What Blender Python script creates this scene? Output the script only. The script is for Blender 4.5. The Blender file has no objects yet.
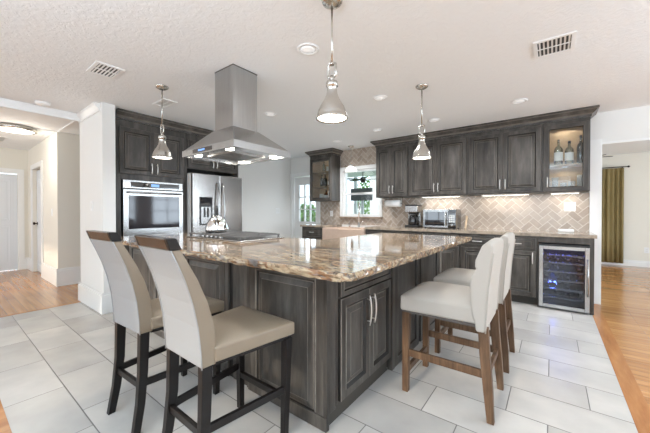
import bpy, bmesh, math, random
from mathutils import Vector, Matrix, noise
random.seed(7)
R = math.radians
PI = math.pi
sc = bpy.context.scene
col = sc.collection
CEIL = 2.44

# ------------------------------------------------------------------ camera
cd = bpy.data.cameras.new('camera'); cam = bpy.data.objects.new('camera', cd); col.objects.link(cam)
cd.sensor_fit = 'HORIZONTAL'; cd.sensor_width = 36.0
cd.lens = 297.9 / 650 * 36
cd.shift_y = -2.25 / 650
cd.clip_start = 0.02
cam.location = (0, 0, 1.18)
cam.rotation_euler = (R(89.5), 0, R(37.31))
sc.camera = cam
# ------------------------------------------------------------------ world, lights, exposure
w = bpy.data.worlds.new('world'); sc.world = w; w.use_nodes = True
bg = w.node_tree.nodes['Background']; bg.inputs[0].default_value = (0.80, 0.90, 1.0, 1); bg.inputs[1].default_value = 3.0
sc.view_settings.view_transform = 'Standard'; sc.view_settings.look = 'None'
sc.view_settings.exposure = -0.26; sc.view_settings.gamma = 1.0; sc.view_settings.use_curve_mapping = False

def area(name, loc, rot, sx, sy, power, color=(1, 1, 1), spread=180):
    l = bpy.data.lights.new(name, 'AREA'); l.shape = 'RECTANGLE'; l.size = sx; l.size_y = sy
    l.energy = power; l.color = color; l.spread = R(spread)
    o = bpy.data.objects.new(name, l); o.location = loc; o.rotation_euler = [R(a) for a in rot]; col.objects.link(o)
    return o
# daylight lamps; those behind and right of the camera are added at invented windows
DAY = (0.76, 0.88, 1.0)
area('added_front_daylight', (-3.6, -2.74, 1.45), (90, 0, 0), 1.9, 1.5, 26, DAY)
area('added_front_daylight', (-0.6, -2.74, 1.45), (90, 0, 0), 2.2, 1.5, 34, DAY)
area('added_front_daylight', (2.4, -2.74, 1.45), (90, 0, 0), 1.9, 1.5, 40, DAY)
area('added_right_daylight', (4.64, 0.4, 1.45), (90, 0, 90), 1.6, 1.5, 55, DAY)
area('added_right_daylight', (4.64, 3.9, 1.45), (90, 0, 90), 1.8, 1.5, 80, DAY)
area('added_dining_daylight', (4.64, 6.3, 1.45), (90, 0, 90), 1.8, 1.5, 110, DAY)
area('added_hall_daylight', (-7.2, -2.74, 1.4), (90, 0, 0), 1.6, 1.6, 50, (0.97, 0.97, 0.96))
area('daylight_sink_window', (-3.03, 5.6, 1.6), (-90, 0, 0), 0.9, 0.9, 5, DAY)
area('daylight_door_panes', (-4.47, 5.45, 1.4), (-90, 0, 0), 0.6, 0.9, 7, DAY)
# low warm sun, added to shine through the invented tall front windows
sl = bpy.data.lights.new('sun', 'SUN'); sl.energy = 2.2; sl.color = (1.0, 0.86, 0.68); sl.angle = R(2.5)
so = bpy.data.objects.new('sun', sl); col.objects.link(so); so.rotation_euler = Vector((0.10, 1.0, -0.42)).to_track_quat('-Z', 'Y').to_euler()
# unseen fill lamps added for brightness, aimed at the ceiling like bounced flash
area('ceiling_fill_light', (-0.6, -1.0, 1.7), (180, 0, 0), 2.0, 1.2, 135, (0.68, 0.84, 1.0))
area('ceiling_fill_light', (2.6, 2.2, 1.7), (180, 0, 0), 1.5, 1.5, 135, (0.68, 0.84, 1.0))

# ------------------------------------------------------------------ materials
def mat(name):
    m = bpy.data.materials.new(name); m.use_nodes = True
    nt = m.node_tree; return m, nt, nt.nodes['Principled BSDF']
def N(nt, t, **k):
    n = nt.nodes.new(t)
    for a, b in k.items(): setattr(n, a, b)
    return n
def L(nt, a, b): nt.links.new(a, b)
def simple(name, c, rough=0.5, metal=0.0, emit=None, es=0.0, spec=None, trans=0.0, bump=0.0, bscale=200, alpha=1.0, coat=0):
    m, nt, b = mat(name)
    b.inputs['Base Color'].default_value = (*c, 1); b.inputs['Roughness'].default_value = rough
    b.inputs['Metallic'].default_value = metal
    if emit: b.inputs['Emission Color'].default_value = (*emit, 1); b.inputs['Emission Strength'].default_value = es
    if spec is not None: b.inputs['Specular IOR Level'].default_value = spec
    b.inputs['Transmission Weight'].default_value = trans
    b.inputs['Coat Weight'].default_value = coat
    if bump:
        tc = N(nt, 'ShaderNodeTexCoord'); n = N(nt, 'ShaderNodeTexNoise'); n.inputs['Scale'].default_value = bscale
        n.inputs['Detail'].default_value = 4
        bp = N(nt, 'ShaderNodeBump'); bp.inputs['Strength'].default_value = bump; bp.inputs['Distance'].default_value = 0.01
        L(nt, tc.outputs['Object'], n.inputs['Vector']); L(nt, n.outputs['Fac'], bp.inputs['Height']); L(nt, bp.outputs['Normal'], b.inputs['Normal'])
    return m
def ramp(nt, stops):
    r = N(nt, 'ShaderNodeValToRGB'); e = r.color_ramp.elements
    while len(e) < len(stops): e.new(0.5)
    for i, (p, c) in enumerate(stops): e[i].position = p; e[i].color = (*c, 1)
    return r
def mapping(nt, scale, rot=(0, 0, 0), coord='Object', loc_rand=False):
    tc = N(nt, 'ShaderNodeTexCoord'); mp = N(nt, 'ShaderNodeMapping')
    mp.inputs['Scale'].default_value = scale; mp.inputs['Rotation'].default_value = rot
    L(nt, tc.outputs[coord], mp.inputs['Vector'])
    if loc_rand:
        oi = N(nt, 'ShaderNodeObjectInfo'); mm = N(nt, 'ShaderNodeMath', operation='MULTIPLY'); mm.inputs[1].default_value = 37
        L(nt, oi.outputs['Random'], mm.inputs[0]); L(nt, mm.outputs[0], mp.inputs['Location'])
    return mp
def woodlike(name, c0, c1, scale, rough=0.45, bump=0.1, c2=None):
    m, nt, b = mat(name)
    mp = mapping(nt, scale, loc_rand=True)
    n = N(nt, 'ShaderNodeTexNoise'); n.inputs['Scale'].default_value = 1; n.inputs['Detail'].default_value = 8; n.inputs['Roughness'].default_value = 0.65
    L(nt, mp.outputs[0], n.inputs['Vector'])
    st = [(0.3, c0), (0.7, c1)]
    if c2: st = [(0.28, c0), (0.5, c1), (0.72, c2)]
    r = ramp(nt, st); L(nt, n.outputs['Fac'], r.inputs[0]); L(nt, r.outputs[0], b.inputs['Base Color'])
    b.inputs['Roughness'].default_value = rough; b.inputs['Specular IOR Level'].default_value = 0.35
    bp = N(nt, 'ShaderNodeBump'); bp.inputs['Strength'].default_value = bump; bp.inputs['Distance'].default_value = 0.005
    L(nt, n.outputs['Fac'], bp.inputs['Height']); L(nt, bp.outputs['Normal'], b.inputs['Normal'])
    return m

def plaster(name, c, bump=0.25, scale=45):
    m, nt, b = mat(name); b.inputs['Base Color'].default_value = (*c, 1); b.inputs['Roughness'].default_value = 0.85
    mp = mapping(nt, (1, 1, 1)); n = N(nt, 'ShaderNodeTexNoise'); n.inputs['Scale'].default_value = scale; n.inputs['Detail'].default_value = 5
    n.inputs['Distortion'].default_value = 1.0
    L(nt, mp.outputs[0], n.inputs['Vector'])
    r = ramp(nt, [(0.42, (0, 0, 0)), (0.6, (1, 1, 1))]); L(nt, n.outputs['Fac'], r.inputs[0])
    bp = N(nt, 'ShaderNodeBump'); bp.inputs['Strength'].default_value = bump; bp.inputs['Distance'].default_value = 0.006
    L(nt, r.outputs[0], bp.inputs['Height']); L(nt, bp.outputs['Normal'], b.inputs['Normal'])
    return m
M = {}
M['wall'] = plaster('wall_paint', (0.80, 0.79, 0.76), 0.05, 120)
M['wallwarm'] = plaster('hall_paint', (0.80, 0.77, 0.69), 0.05, 120)
M['ceiling'] = plaster('ceiling_texture', (0.85, 0.865, 0.87), 0.25, 24)
M['trim'] = simple('white_trim', (0.84, 0.84, 0.82), 0.35)
M['door'] = simple('door_paint', (0.72, 0.75, 0.78), 0.4)
M['cab'] = woodlike('charcoal_stained_wood', (0.020, 0.016, 0.0135), (0.066, 0.058, 0.050), (9, 9, 1.6), 0.36, 0.05, (0.140, 0.125, 0.109))
M['cabdark'] = simple('dark_glaze_and_shade', (0.014, 0.012, 0.010), 0.5)  # door glaze lines, and the painted shade in the island's gap
M['cablight'] = woodlike('worn_glaze_edge', (0.11, 0.097, 0.082), (0.23, 0.205, 0.175), (9, 9, 9), 0.4, 0.02)
M['cabin'] = woodlike('maple_interior', (0.50, 0.36, 0.23), (0.62, 0.47, 0.31), (3, 3, 12), 0.5, 0.02)
M['black'] = simple('black', (0.01, 0.01, 0.01), 0.45)
M['gap'] = simple('toe_kick', (0.045, 0.038, 0.030), 0.6)
M['nickel'] = simple('brushed_nickel', (0.58, 0.56, 0.52), 0.25, 1.0)
M['nickellight'] = simple('pull_nickel', (0.80, 0.78, 0.74), 0.32, 1.0)
M['chrome'] = simple('chrome', (0.85, 0.85, 0.85), 0.08, 1.0)
def steel(name, c, ax):
    m, nt, b = mat(name); b.inputs['Metallic'].default_value = 1.0
    mp = mapping(nt, ax); n = N(nt, 'ShaderNodeTexNoise'); n.inputs['Scale'].default_value = 1; n.inputs['Detail'].default_value = 3
    L(nt, mp.outputs[0], n.inputs['Vector'])
    r = ramp(nt, [(0.3, tuple(x * 0.88 for x in c)), (0.7, c)]); L(nt, n.outputs['Fac'], r.inputs[0]); L(nt, r.outputs[0], b.inputs['Base Color'])
    b.inputs['Roughness'].default_value = 0.26
    return m
M['steel'] = steel('stainless_steel', (0.43, 0.425, 0.415), (2, 2, 90))
M['steelv'] = steel('stainless_steel_vertical_grain', (0.48, 0.46, 0.44), (90, 90, 2))
M['hood'] = steel('hood_steel', (0.47, 0.47, 0.465), (90, 90, 2))
M['blackglass'] = simple('black_glass', (0.012, 0.012, 0.014), 0.04, 0.0, spec=0.9, coat=0.6)
M['ovenglass'] = simple('oven_door_glass', (0.02, 0.018, 0.022), 0.06, spec=0.55)
M['blackmetal'] = simple('black_metal', (0.02, 0.02, 0.02), 0.35)
M['iron'] = simple('cast_iron', (0.10, 0.095, 0.09), 0.35)
M['white'] = simple('white_plastic', (0.85, 0.85, 0.84), 0.4)
M['offwhite'] = simple('offwhite_plastic', (0.78, 0.78, 0.76), 0.5)
M['paper'] = simple('paper', (0.9, 0.9, 0.88), 0.9)
M['grout'] = simple('backsplash_grout', (0.80, 0.76, 0.70), 0.8)
M['bulb'] = simple('lit_diffuser', (1, 1, 1), 0.5, emit=(1.0, 0.93, 0.82), es=9.0)
M['canlens'] = simple('recessed_light_lens', (0.8, 0.8, 0.8), 0.5, emit=(1, 0.98, 0.95), es=0.4)
M['bulbhall'] = simple('lit_flush_diffuser', (1, 1, 1), 0.5, emit=(1.0, 0.95, 0.86), es=3.0)
M['bulbhood'] = simple('lit_hood_lamp', (1, 1, 1), 0.5, emit=(1.0, 0.95, 0.85), es=30.0)
M['led'] = simple('lit_led_strip', (1, 1, 1), 0.5, emit=(1.0, 0.94, 0.84), es=7.0)
M['blueled'] = simple('blue_led', (0.1, 0.2, 1), 0.5, emit=(0.08, 0.15, 1.0), es=6.0)
M['display'] = simple('lit_display', (0.1, 0.2, 0.4), 0.3, emit=(0.25, 0.5, 1.0), es=1.0)
M['shadeglass'] = simple('white_shade_glass', (0.92, 0.92, 0.9), 0.3, emit=(1.0, 0.95, 0.88), es=2.0)
M['ledge'] = woodlike('window_ledge_stone', (0.22, 0.16, 0.11), (0.42, 0.33, 0.25), (8, 8, 8), 0.3, 0.0)
M['counterdark'] = woodlike('back_counter_stone', (0.10, 0.085, 0.07), (0.42, 0.34, 0.26), (7, 7, 7), 0.15, 0.0, (0.20, 0.17, 0.14))
M['sink'] = woodlike('farm_sink_stone', (0.52, 0.38, 0.29), (0.62, 0.47, 0.37), (5, 5, 5), 0.35, 0.0)
M['leather'] = simple('putty_leather', (0.24, 0.19, 0.135), 0.40, bump=0.15, bscale=350)
M['leatherback'] = simple('grey_linen_leather', (0.32, 0.32, 0.315), 0.6, bump=0.25, bscale=420)
M['espresso'] = simple('espresso_wood', (0.008, 0.006, 0.0055), 0.38, spec=0.3)
M['caprail'] = woodlike('walnut_cap', (0.03, 0.017, 0.011), (0.075, 0.042, 0.027), (3, 20, 20), 0.25, 0.02)
M['cream'] = simple('cream_fabric', (0.49, 0.452, 0.40), 0.9, bump=0.3, bscale=500)
M['piping'] = simple('dark_piping', (0.10, 0.085, 0.075), 0.7)
M['oak'] = woodlike('weathered_oak', (0.04, 0.021, 0.011), (0.11, 0.060, 0.031), (26, 26, 3), 0.5, 0.1, (0.20, 0.12, 0.068))
M['curtain'] = woodlike('olive_gold_curtain', (0.24, 0.185, 0.075), (0.32, 0.25, 0.115), (6, 6, 1), 0.8, 0.02)
M['bronze'] = simple('dark_bronze', (0.03, 0.022, 0.018), 0.4, 0.6)
M['leaf'] = woodlike('leaves', (0.05, 0.16, 0.02), (0.2, 0.42, 0.08), (9, 9, 9), 0.7, 0.0)
M['bark'] = simple('bark', (0.16, 0.13, 0.10), 0.9)
M['grass'] = simple('lawn_grass', (0.12, 0.25, 0.06), 0.9)
M['deck'] = simple('porch_concrete', (0.5, 0.5, 0.48), 0.8)
M['fence'] = simple('white_siding', (0.75, 0.78, 0.80), 0.7)
M['screen'] = simple('dark_screen', (0.10, 0.105, 0.11), 0.4)

def glassmat(name, tint=(1, 1, 1), refl=0.12):
    m = bpy.data.materials.new(name); m.use_nodes = True; nt = m.node_tree; nt.nodes.clear()
    o = N(nt, 'ShaderNodeOutputMaterial'); t = N(nt, 'ShaderNodeBsdfTransparent'); g = N(nt, 'ShaderNodeBsdfGlossy')
    t.inputs[0].default_value = (*tint, 1); g.inputs['Roughness'].default_value = 0.02
    f = N(nt, 'ShaderNodeFresnel'); f.inputs[0].default_value = 1.45
    a = N(nt, 'ShaderNodeMath', operation='ADD'); a.inputs[1].default_value = refl - 0.04; a.use_clamp = True
    mx = N(nt, 'ShaderNodeMixShader'); L(nt, f.outputs[0], a.inputs[0]); L(nt, a.outputs[0], mx.inputs[0])
    L(nt, t.outputs[0], mx.inputs[1]); L(nt, g.outputs[0], mx.inputs[2]); L(nt, mx.outputs[0], o.inputs[0])
    return m
M['glass'] = glassmat('clear_glass', (0.96, 0.98, 0.98), 0.05)
M['bottleglass'] = glassmat('bottle_glass', (0.80, 0.88, 0.87), 0.2)
M['greenglass'] = glassmat('dark_green_glass', (0.10, 0.14, 0.09), 0.15)
M['amber'] = glassmat('amber_glass', (0.55, 0.30, 0.10), 0.15)
M['tumbler'] = simple('tumbler_glass', (0.80, 0.82, 0.82), 0.08); M['tumbler'].node_tree.nodes['Principled BSDF'].inputs['Alpha'].default_value = 0.38
M['coolerglass'] = glassmat('tinted_cooler_glass', (0.55, 0.57, 0.62), 0.05)

# granite: swirled cream, tan, rust and grey
def granite():
    m, nt, b = mat('swirled_granite')
    mp = mapping(nt, (1.2, 4.2, 5.0), (0, 0, R(-22)))
    n1 = N(nt, 'ShaderNodeTexNoise'); n1.inputs['Scale'].default_value = 1.7; n1.inputs['Detail'].default_value = 7; n1.inputs['Roughness'].default_value = 0.6; n1.inputs['Distortion'].default_value = 1.6
    L(nt, mp.outputs[0], n1.inputs['Vector'])
    r = ramp(nt, [(0.28, (0.05, 0.04, 0.036)), (0.38, (0.19, 0.17, 0.155)), (0.43, (0.27, 0.135, 0.06)), (0.47, (0.40, 0.30, 0.20)), (0.51, (0.50, 0.40, 0.265)), (0.555, (0.17, 0.155, 0.145)), (0.60, (0.36, 0.20, 0.10)), (0.70, (0.45, 0.37, 0.26))])
    L(nt, n1.outputs['Fac'], r.inputs[0])
    n2 = N(nt, 'ShaderNodeTexNoise'); n2.inputs['Scale'].default_value = 7; n2.inputs['Detail'].default_value = 8; n2.inputs['Distortion'].default_value = 2.5
    L(nt, mp.outputs[0], n2.inputs['Vector'])
    r2 = ramp(nt, [(0.38, (0.30, 0.26, 0.24)), (0.47, (1, 0.97, 0.93)), (0.62, (1, 1, 1))]); L(nt, n2.outputs['Fac'], r2.inputs[0])
    mx = N(nt, 'ShaderNodeMix', data_type='RGBA', blend_type='MULTIPLY'); mx.inputs[0].default_value = 0.8
    L(nt, r.outputs[0], mx.inputs[6]); L(nt, r2.outputs[0], mx.inputs[7]); L(nt, mx.outputs[2], b.inputs['Base Color'])
    b.inputs['Roughness'].default_value = 0.07; b.inputs['Specular IOR Level'].default_value = 0.55
    return m
M['granite'] = granite()
M['graniteedge'] = None

def tilefloor():
    m, nt, b = mat('porcelain_floor_tile')
    tc = N(nt, 'ShaderNodeTexCoord'); sp = N(nt, 'ShaderNodeSeparateXYZ'); L(nt, tc.outputs['Object'], sp.inputs[0])
    def mt(op, a, b_=None, c=None):
        n = N(nt, 'ShaderNodeMath', operation=op)
        for i, v in enumerate((a, b_, c)):
            if v is None: continue
            if isinstance(v, (int, float)): n.inputs[i].default_value = v
            else: L(nt, v, n.inputs[i])
        return n.outputs[0]
    v = mt('DIVIDE', mt('SUBTRACT', sp.outputs[1], 0.527), 0.3045)
    k = mt('FLOOR', v); fv = mt('SUBTRACT', v, k)
    u = mt('DIVIDE', mt('ADD', mt('SUBTRACT', sp.outputs[0], 0.187), mt('MULTIPLY', k, 0.2)), 0.6)
    j = mt('FLOOR', u); fu = mt('SUBTRACT', u, j)
    du = mt('MULTIPLY', mt('MINIMUM', fu, mt('SUBTRACT', 1.0, fu)), 0.6)
    dv = mt('MULTIPLY', mt('MINIMUM', fv, mt('SUBTRACT', 1.0, fv)), 0.3045)
    d = mt('MINIMUM', du, dv)
    g = N(nt, 'ShaderNodeMapRange'); g.inputs[1].default_value = 0.0022; g.inputs[2].default_value = 0.0038; L(nt, d, g.inputs[0])
    cb = N(nt, 'ShaderNodeCombineXYZ'); L(nt, j, cb.inputs[0]); L(nt, k, cb.inputs[1])
    wn = N(nt, 'ShaderNodeTexWhiteNoise'); L(nt, cb.outputs[0], wn.inputs['Vector'])
    r = ramp(nt, [(0.0, (0.50, 0.475, 0.435)), (1.0, (0.62, 0.59, 0.545))]); L(nt, wn.outputs['Value'], r.inputs[0])
    # soft clouding, offset per tile
    va = N(nt, 'ShaderNodeVectorMath', operation='MULTIPLY_ADD'); va.inputs[1].default_value = (3.1, 5.3, 0); L(nt, cb.outputs[0], va.inputs[0]); L(nt, tc.outputs['Object'], va.inputs[2])
    ns = N(nt, 'ShaderNodeTexNoise'); ns.inputs['Scale'].default_value = 2.3; ns.inputs['Detail'].default_value = 5; L(nt, va.outputs[0], ns.inputs['Vector'])
    r2 = ramp(nt, [(0.35, (0.80, 0.805, 0.82)), (0.65, (1, 1, 1))]); L(nt, ns.outputs['Fac'], r2.inputs[0])
    m1 = N(nt, 'ShaderNodeMix', data_type='RGBA', blend_type='MULTIPLY'); m1.inputs[0].default_value = 1; L(nt, r.outputs[0], m1.inputs[6]); L(nt, r2.outputs[0], m1.inputs[7])
    m2 = N(nt, 'ShaderNodeMix', data_type='RGBA'); L(nt, g.outputs[0], m2.inputs[0]); m2.inputs[6].default_value = (0.16, 0.15, 0.14, 1); L(nt, m1.outputs[2], m2.inputs[7])
    L(nt, m2.outputs[2], b.inputs['Base Color'])
    rr = N(nt, 'ShaderNodeMapRange'); rr.inputs[3].default_value = 0.8; rr.inputs[4].default_value = 0.27; L(nt, g.outputs[0], rr.inputs[0]); L(nt, rr.outputs[0], b.inputs['Roughness'])
    bp = N(nt, 'ShaderNodeBump'); bp.inputs['Strength'].default_value = 0.5; bp.inputs['Distance'].default_value = 0.002; L(nt, g.outputs[0], bp.inputs['Height']); L(nt, bp.outputs['Normal'], b.inputs['Normal'])
    return m
M['tile'] = tilefloor()
def woodfloor(name, rot=0.0, width=0.083):
    m, nt, b = mat(name)
    mp = mapping(nt, (1, 1, 1), (0, 0, rot))
    br = N(nt, 'ShaderNodeTexBrick'); br.offset = 0.37; br.offset_frequency = 2
    br.inputs['Scale'].default_value = 1; br.inputs['Brick Width'].default_value = 1.15; br.inputs['Row Height'].default_value = width
    br.inputs['Mortar Size'].default_value = 0.0011; br.inputs['Mortar Smooth'].default_value = 0.1; br.inputs['Bias'].default_value = 0
    br.inputs['Color1'].default_value = (0.40, 0.185, 0.066, 1); br.inputs['Color2'].default_value = (0.56, 0.29, 0.115, 1); br.inputs['Mortar'].default_value = (0.10, 0.04, 0.015, 1)
    L(nt, mp.outputs[0], br.inputs['Vector'])
    mp2 = mapping(nt, (1.4, 24, 24), (0, 0, rot)); n = N(nt, 'ShaderNodeTexNoise'); n.inputs['Scale'].default_value = 1; n.inputs['Detail'].default_value = 6
    L(nt, mp2.outputs[0], n.inputs['Vector']); r = ramp(nt, [(0.3, (0.76, 0.70, 0.64)), (0.65, (1.08, 1.08, 1.08))]); L(nt, n.outputs['Fac'], r.inputs[0])
    mx = N(nt, 'ShaderNodeMix', data_type='RGBA', blend_type='MULTIPLY'); mx.inputs[0].default_value = 1; L(nt, br.outputs['Color'], mx.inputs[6]); L(nt, r.outputs[0], mx.inputs[7])
    L(nt, mx.outputs[2], b.inputs['Base Color']); b.inputs['Roughness'].default_value = 0.22; b.inputs['Coat Weight'].default_value = 0.3; b.inputs['Coat Roughness'].default_value = 0.12
    return m
M['woodfloor'] = woodfloor('oak_plank_floor')
M['woodborder'] = woodlike('oak_border_board', (0.30, 0.12, 0.04), (0.48, 0.22, 0.08), (12, 2, 12), 0.25, 0.02)
def splash():
    m, nt, b = mat('travertine_subway_tile')
    g = N(nt, 'ShaderNodeNewGeometry'); r = ramp(nt, [(0.0, (0.40, 0.325, 0.26)), (0.5, (0.47, 0.39, 0.32)), (1.0, (0.54, 0.46, 0.385))]); L(nt, g.outputs['Random Per Island'], r.inputs[0])
    mp = mapping(nt, (1, 1, 1)); n = N(nt, 'ShaderNodeTexNoise'); n.inputs['Scale'].default_value = 14; n.inputs['Detail'].default_value = 5; L(nt, mp.outputs[0], n.inputs['Vector'])
    r2 = ramp(nt, [(0.3, (0.86, 0.84, 0.82)), (0.7, (1.06, 1.06, 1.06))]); L(nt, n.outputs['Fac'], r2.inputs[0])
    mx = N(nt, 'ShaderNodeMix', data_type='RGBA', blend_type='MULTIPLY'); mx.inputs[0].default_value = 1; L(nt, r.outputs[0], mx.inputs[6]); L(nt, r2.outputs[0], mx.inputs[7]); L(nt, mx.outputs[2], b.inputs['Base Color'])
    b.inputs['Roughness'].default_value = 0.16
    return m
M['splash'] = splash()

# ------------------------------------------------------------------ mesh helpers
class MB:
    def __init__(self): self.bm = bmesh.new(); self.X = Matrix()
    def v(self, p): return self.bm.verts.new(self.X @ Vector(p))
    def face(self, vs, mi=0, smooth=False):
        try: f = self.bm.faces.new(vs)
        except ValueError: return None
        f.material_index = mi; f.smooth = smooth; return f
    def box(self, x0, x1, y0, y1, z0, z1, mi=0):
        v = [self.v((x, y, z)) for z in (z0, z1) for y in (y0, y1) for x in (x0, x1)]
        for q in ((0, 2, 3, 1), (4, 5, 7, 6), (0, 1, 5, 4), (2, 6, 7, 3), (0, 4, 6, 2), (1, 3, 7, 5)): self.face([v[i] for i in q], mi)
        return self
    def hexa(self, a, b, mi=0):            # two quads of four points, joined
        va = [self.v(p) for p in a]; vb = [self.v(p) for p in b]
        self.face(va[::-1], mi); self.face(vb, mi)
        for i in range(4): j = (i + 1) % 4; self.face([va[i], va[j], vb[j], vb[i]], mi)
        return self
    def prism(self, pts, axis, a, b, mi=0, smooth=False):
        def P(p, t): return {'x': (t, p[0], p[1]), 'y': (p[0], t, p[1]), 'z': (p[0], p[1], t)}[axis]
        va = [self.v(P(p, a)) for p in pts]; vb = [self.v(P(p, b)) for p in pts]
        self.face(va[::-1], mi); self.face(vb, mi); n = len(pts)
        for i in range(n): j = (i + 1) % n; self.face([va[i], va[j], vb[j], vb[i]], mi, smooth)
        return self
    def lathe(self, prof, c=(0, 0, 0), seg=24, mi=0, mats=None, close=True, ax='z'):
        rings = []
        for r, z in prof:
            ring = []
            for k in range(seg):
                a = 2 * PI * k / seg; p = (r * math.cos(a), r * math.sin(a), z)
                if ax == 'x': p = (p[2], p[0], p[1])
                if ax == 'y': p = (p[0], p[2], p[1])
                ring.append(self.v((c[0] + p[0], c[1] + p[1], c[2] + p[2])))
            rings.append(ring)
        for i in range(len(rings) - 1):
            for k in range(seg):
                j = (k + 1) % seg
                self.face([rings[i][k], rings[i][j], rings[i + 1][j], rings[i + 1][k]], mats[i] if mats else mi, True)
        if close: self.face(rings[0][::-1], mats[0] if mats else mi); self.face(rings[-1], mats[-1] if mats else mi)
        return self
    def tube(self, pts, r, seg=10, mi=0):
        pts = [Vector(p) for p in pts]; rings = []; n = len(pts)
        t0 = (pts[1] - pts[0]).normalized(); up = Vector((0, 0, 1)) if abs(t0.z) < 0.9 else Vector((1, 0, 0))
        a = t0.cross(up).normalized()
        for i, p in enumerate(pts):
            t = (pts[min(i + 1, n - 1)] - pts[max(i - 1, 0)]).normalized()
            a = (a - t * a.dot(t)).normalized(); b = t.cross(a)
            rr = r[i] if isinstance(r, (list, tuple)) else r
            rings.append([self.v(p + (a * math.cos(2 * PI * k / seg) + b * math.sin(2 * PI * k / seg)) * rr) for k in range(seg)])
        for i in range(n - 1):
            for k in range(seg):
                j = (k + 1) % seg; self.face([rings[i][k], rings[i][j], rings[i + 1][j], rings[i + 1][k]], mi, True)
        self.face(rings[0][::-1], mi); self.face(rings[-1], mi)
        return self
    def rings(self, w, h, prof, x0=0, z0=0, cap=True):   # nested rectangles facing -y: (inset, y, material)
        prev = None
        for ins, y, mi in prof:
            r = [self.v((x0 + a, y, z0 + b)) for a, b in ((ins, ins), (w - ins, ins), (w - ins, h - ins), (ins, h - ins))]
            if prev:
                for i in range(4): j = (i + 1) % 4; self.face([prev[i], prev[j], r[j], r[i]], mi)
            prev = r
        if cap: self.face(prev, 0)
        return self
    def build(self, name, mats, parent=None, bevel=0, seg=2, sub=0, loc=None, rotz=None, recalc=True, **tags):
        if recalc: bmesh.ops.recalc_face_normals(self.bm, faces=self.bm.faces[:])
        me = bpy.data.meshes.new(name); self.bm.to_mesh(me); self.bm.free()
        for m in (mats if isinstance(mats, (list, tuple)) else [mats]): me.materials.append(M[m])
        o = bpy.data.objects.new(name, me); col.objects.link(o)
        if parent: o.parent = parent
        if loc: o.location = loc
        if rotz is not None: o.rotation_euler = (0, 0, rotz)
        if bevel:
            b = o.modifiers.new('bevel', 'BEVEL'); b.width = bevel; b.segments = seg; b.limit_method = 'ANGLE'; b.angle_limit = R(30)
        if sub:
            s = o.modifiers.new('sub', 'SUBSURF'); s.levels = s.render_levels = sub
        tag(o, **tags)
        return o
def tag(o, label=None, cat=None, group=None, kind=None):
    if label: o['label'] = label
    if cat: o['category'] = cat
    if group: o['group'] = group
    if kind: o['kind'] = kind
    return o
def thing(name, label, cat, loc=(0, 0, 0), rotz=0, group=None):
    o = bpy.data.objects.new(name, None); o.empty_display_size = 0.1; col.objects.link(o); o.location = loc; o.rotation_euler = (0, 0, rotz)
    return tag(o, label, cat, group)
def struct(name, mb, mats, bevel=0): return mb.build(name, mats, bevel=bevel, kind='structure')

def copy_tree(o, parent=None):
    c = o.copy(); col.objects.link(c)
    if parent: c.parent = parent
    for ch in [x for x in col.objects if x.parent == o]: copy_tree(ch, c)
    return c

# ------------------------------------------------------------------ room shell
RX, FY = 4.5, -2.6
struct('floor', MB().box(-4.88, 0.372, 0.244, 5.15, -0.05, 0.0), 'tile')
wf = MB()
wf.box(-9.0, -4.93, FY, 5.0, -0.05, 0.0); wf.box(-4.93, RX, FY, 0.194, -0.05, 0.0); wf.box(0.472, RX, 0.194, 9.15, -0.05, 0)
struct('floor_hardwood', wf, 'woodfloor')
struct('trim_1', MB().box(0.372, 0.472, 0.194, 9.15, -0.05, 0.0012), 'woodborder', 0.001)
struct('trim_2', MB().box(-4.93, 0.372, 0.194, 0.244, -0.05, 0.0012), 'woodborder', 0.001)
struct('trim_3', MB().box(-4.93, -4.88, 0.244, 1.18, -0.05, 0.0012), 'woodborder', 0.001)
struct('ceiling', MB().box(-9.0, RX, FY, 9.3, CEIL, CEIL + 0.1), 'ceiling')

def wall_y(name, y0, y1, x0, x1, holes, mats='wall', zt=CEIL):   # wall across x with rectangular holes (x0,x1,z0,z1)
    mb = MB(); xs = sorted(set([x0, x1] + [h[0] for h in holes] + [h[1] for h in holes]))
    for a, b in zip(xs, xs[1:]):
        hs = sorted([(h[2], h[3]) for h in holes if h[0] <= a and h[1] >= b]); z = 0
        for p, q in hs:
            if p > z: mb.box(a, b, y0, y1, z, p)
            z = q
        if z < zt: mb.box(a, b, y0, y1, z, zt)
    return struct(name, mb, mats)
def wall_x(name, x0, x1, y0, y1, holes, mats='wall'):
    mb = MB(); ys = sorted(set([y0, y1] + [h[0] for h in holes] + [h[1] for h in holes]))
    for a, b in zip(ys, ys[1:]):
        hs = sorted([(h[2], h[3]) for h in holes if h[0] <= a and h[1] >= b]); z = 0
        for p, q in hs:
            if p > z: mb.box(x0, x1, a, b, z, p)
            z = q
        if z < CEIL: mb.box(x0, x1, a, b, z, CEIL)
    return struct(name, mb, mats)
WX0, WX1, WZ0, WZ1 = -3.44, -2.60, 1.08, 2.02
wall_y('wall_back', 5.15, 5.27, -5.07, 0.48, [(-4.88, -4.08, 0, 2.0), (WX0, WX1, WZ0, WZ1)])
wall_y('wall_header', 5.15, 5.27, 0.48, RX, [(0.48, RX, 0, 2.05)])
wall_x('wall_left', -5.07, -4.95, 1.30, 5.15, [])
struct('wall_column', MB().box(-5.0, -4.12, 1.18, 1.308, 0, CEIL).box(-5.0, -4.29, 1.308, 1.358, 0, CEIL), 'wall')
struct('wall_beam', MB().box(-5.05, -4.90, FY, 1.18, 2.385, CEIL), 'ceiling')
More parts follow.
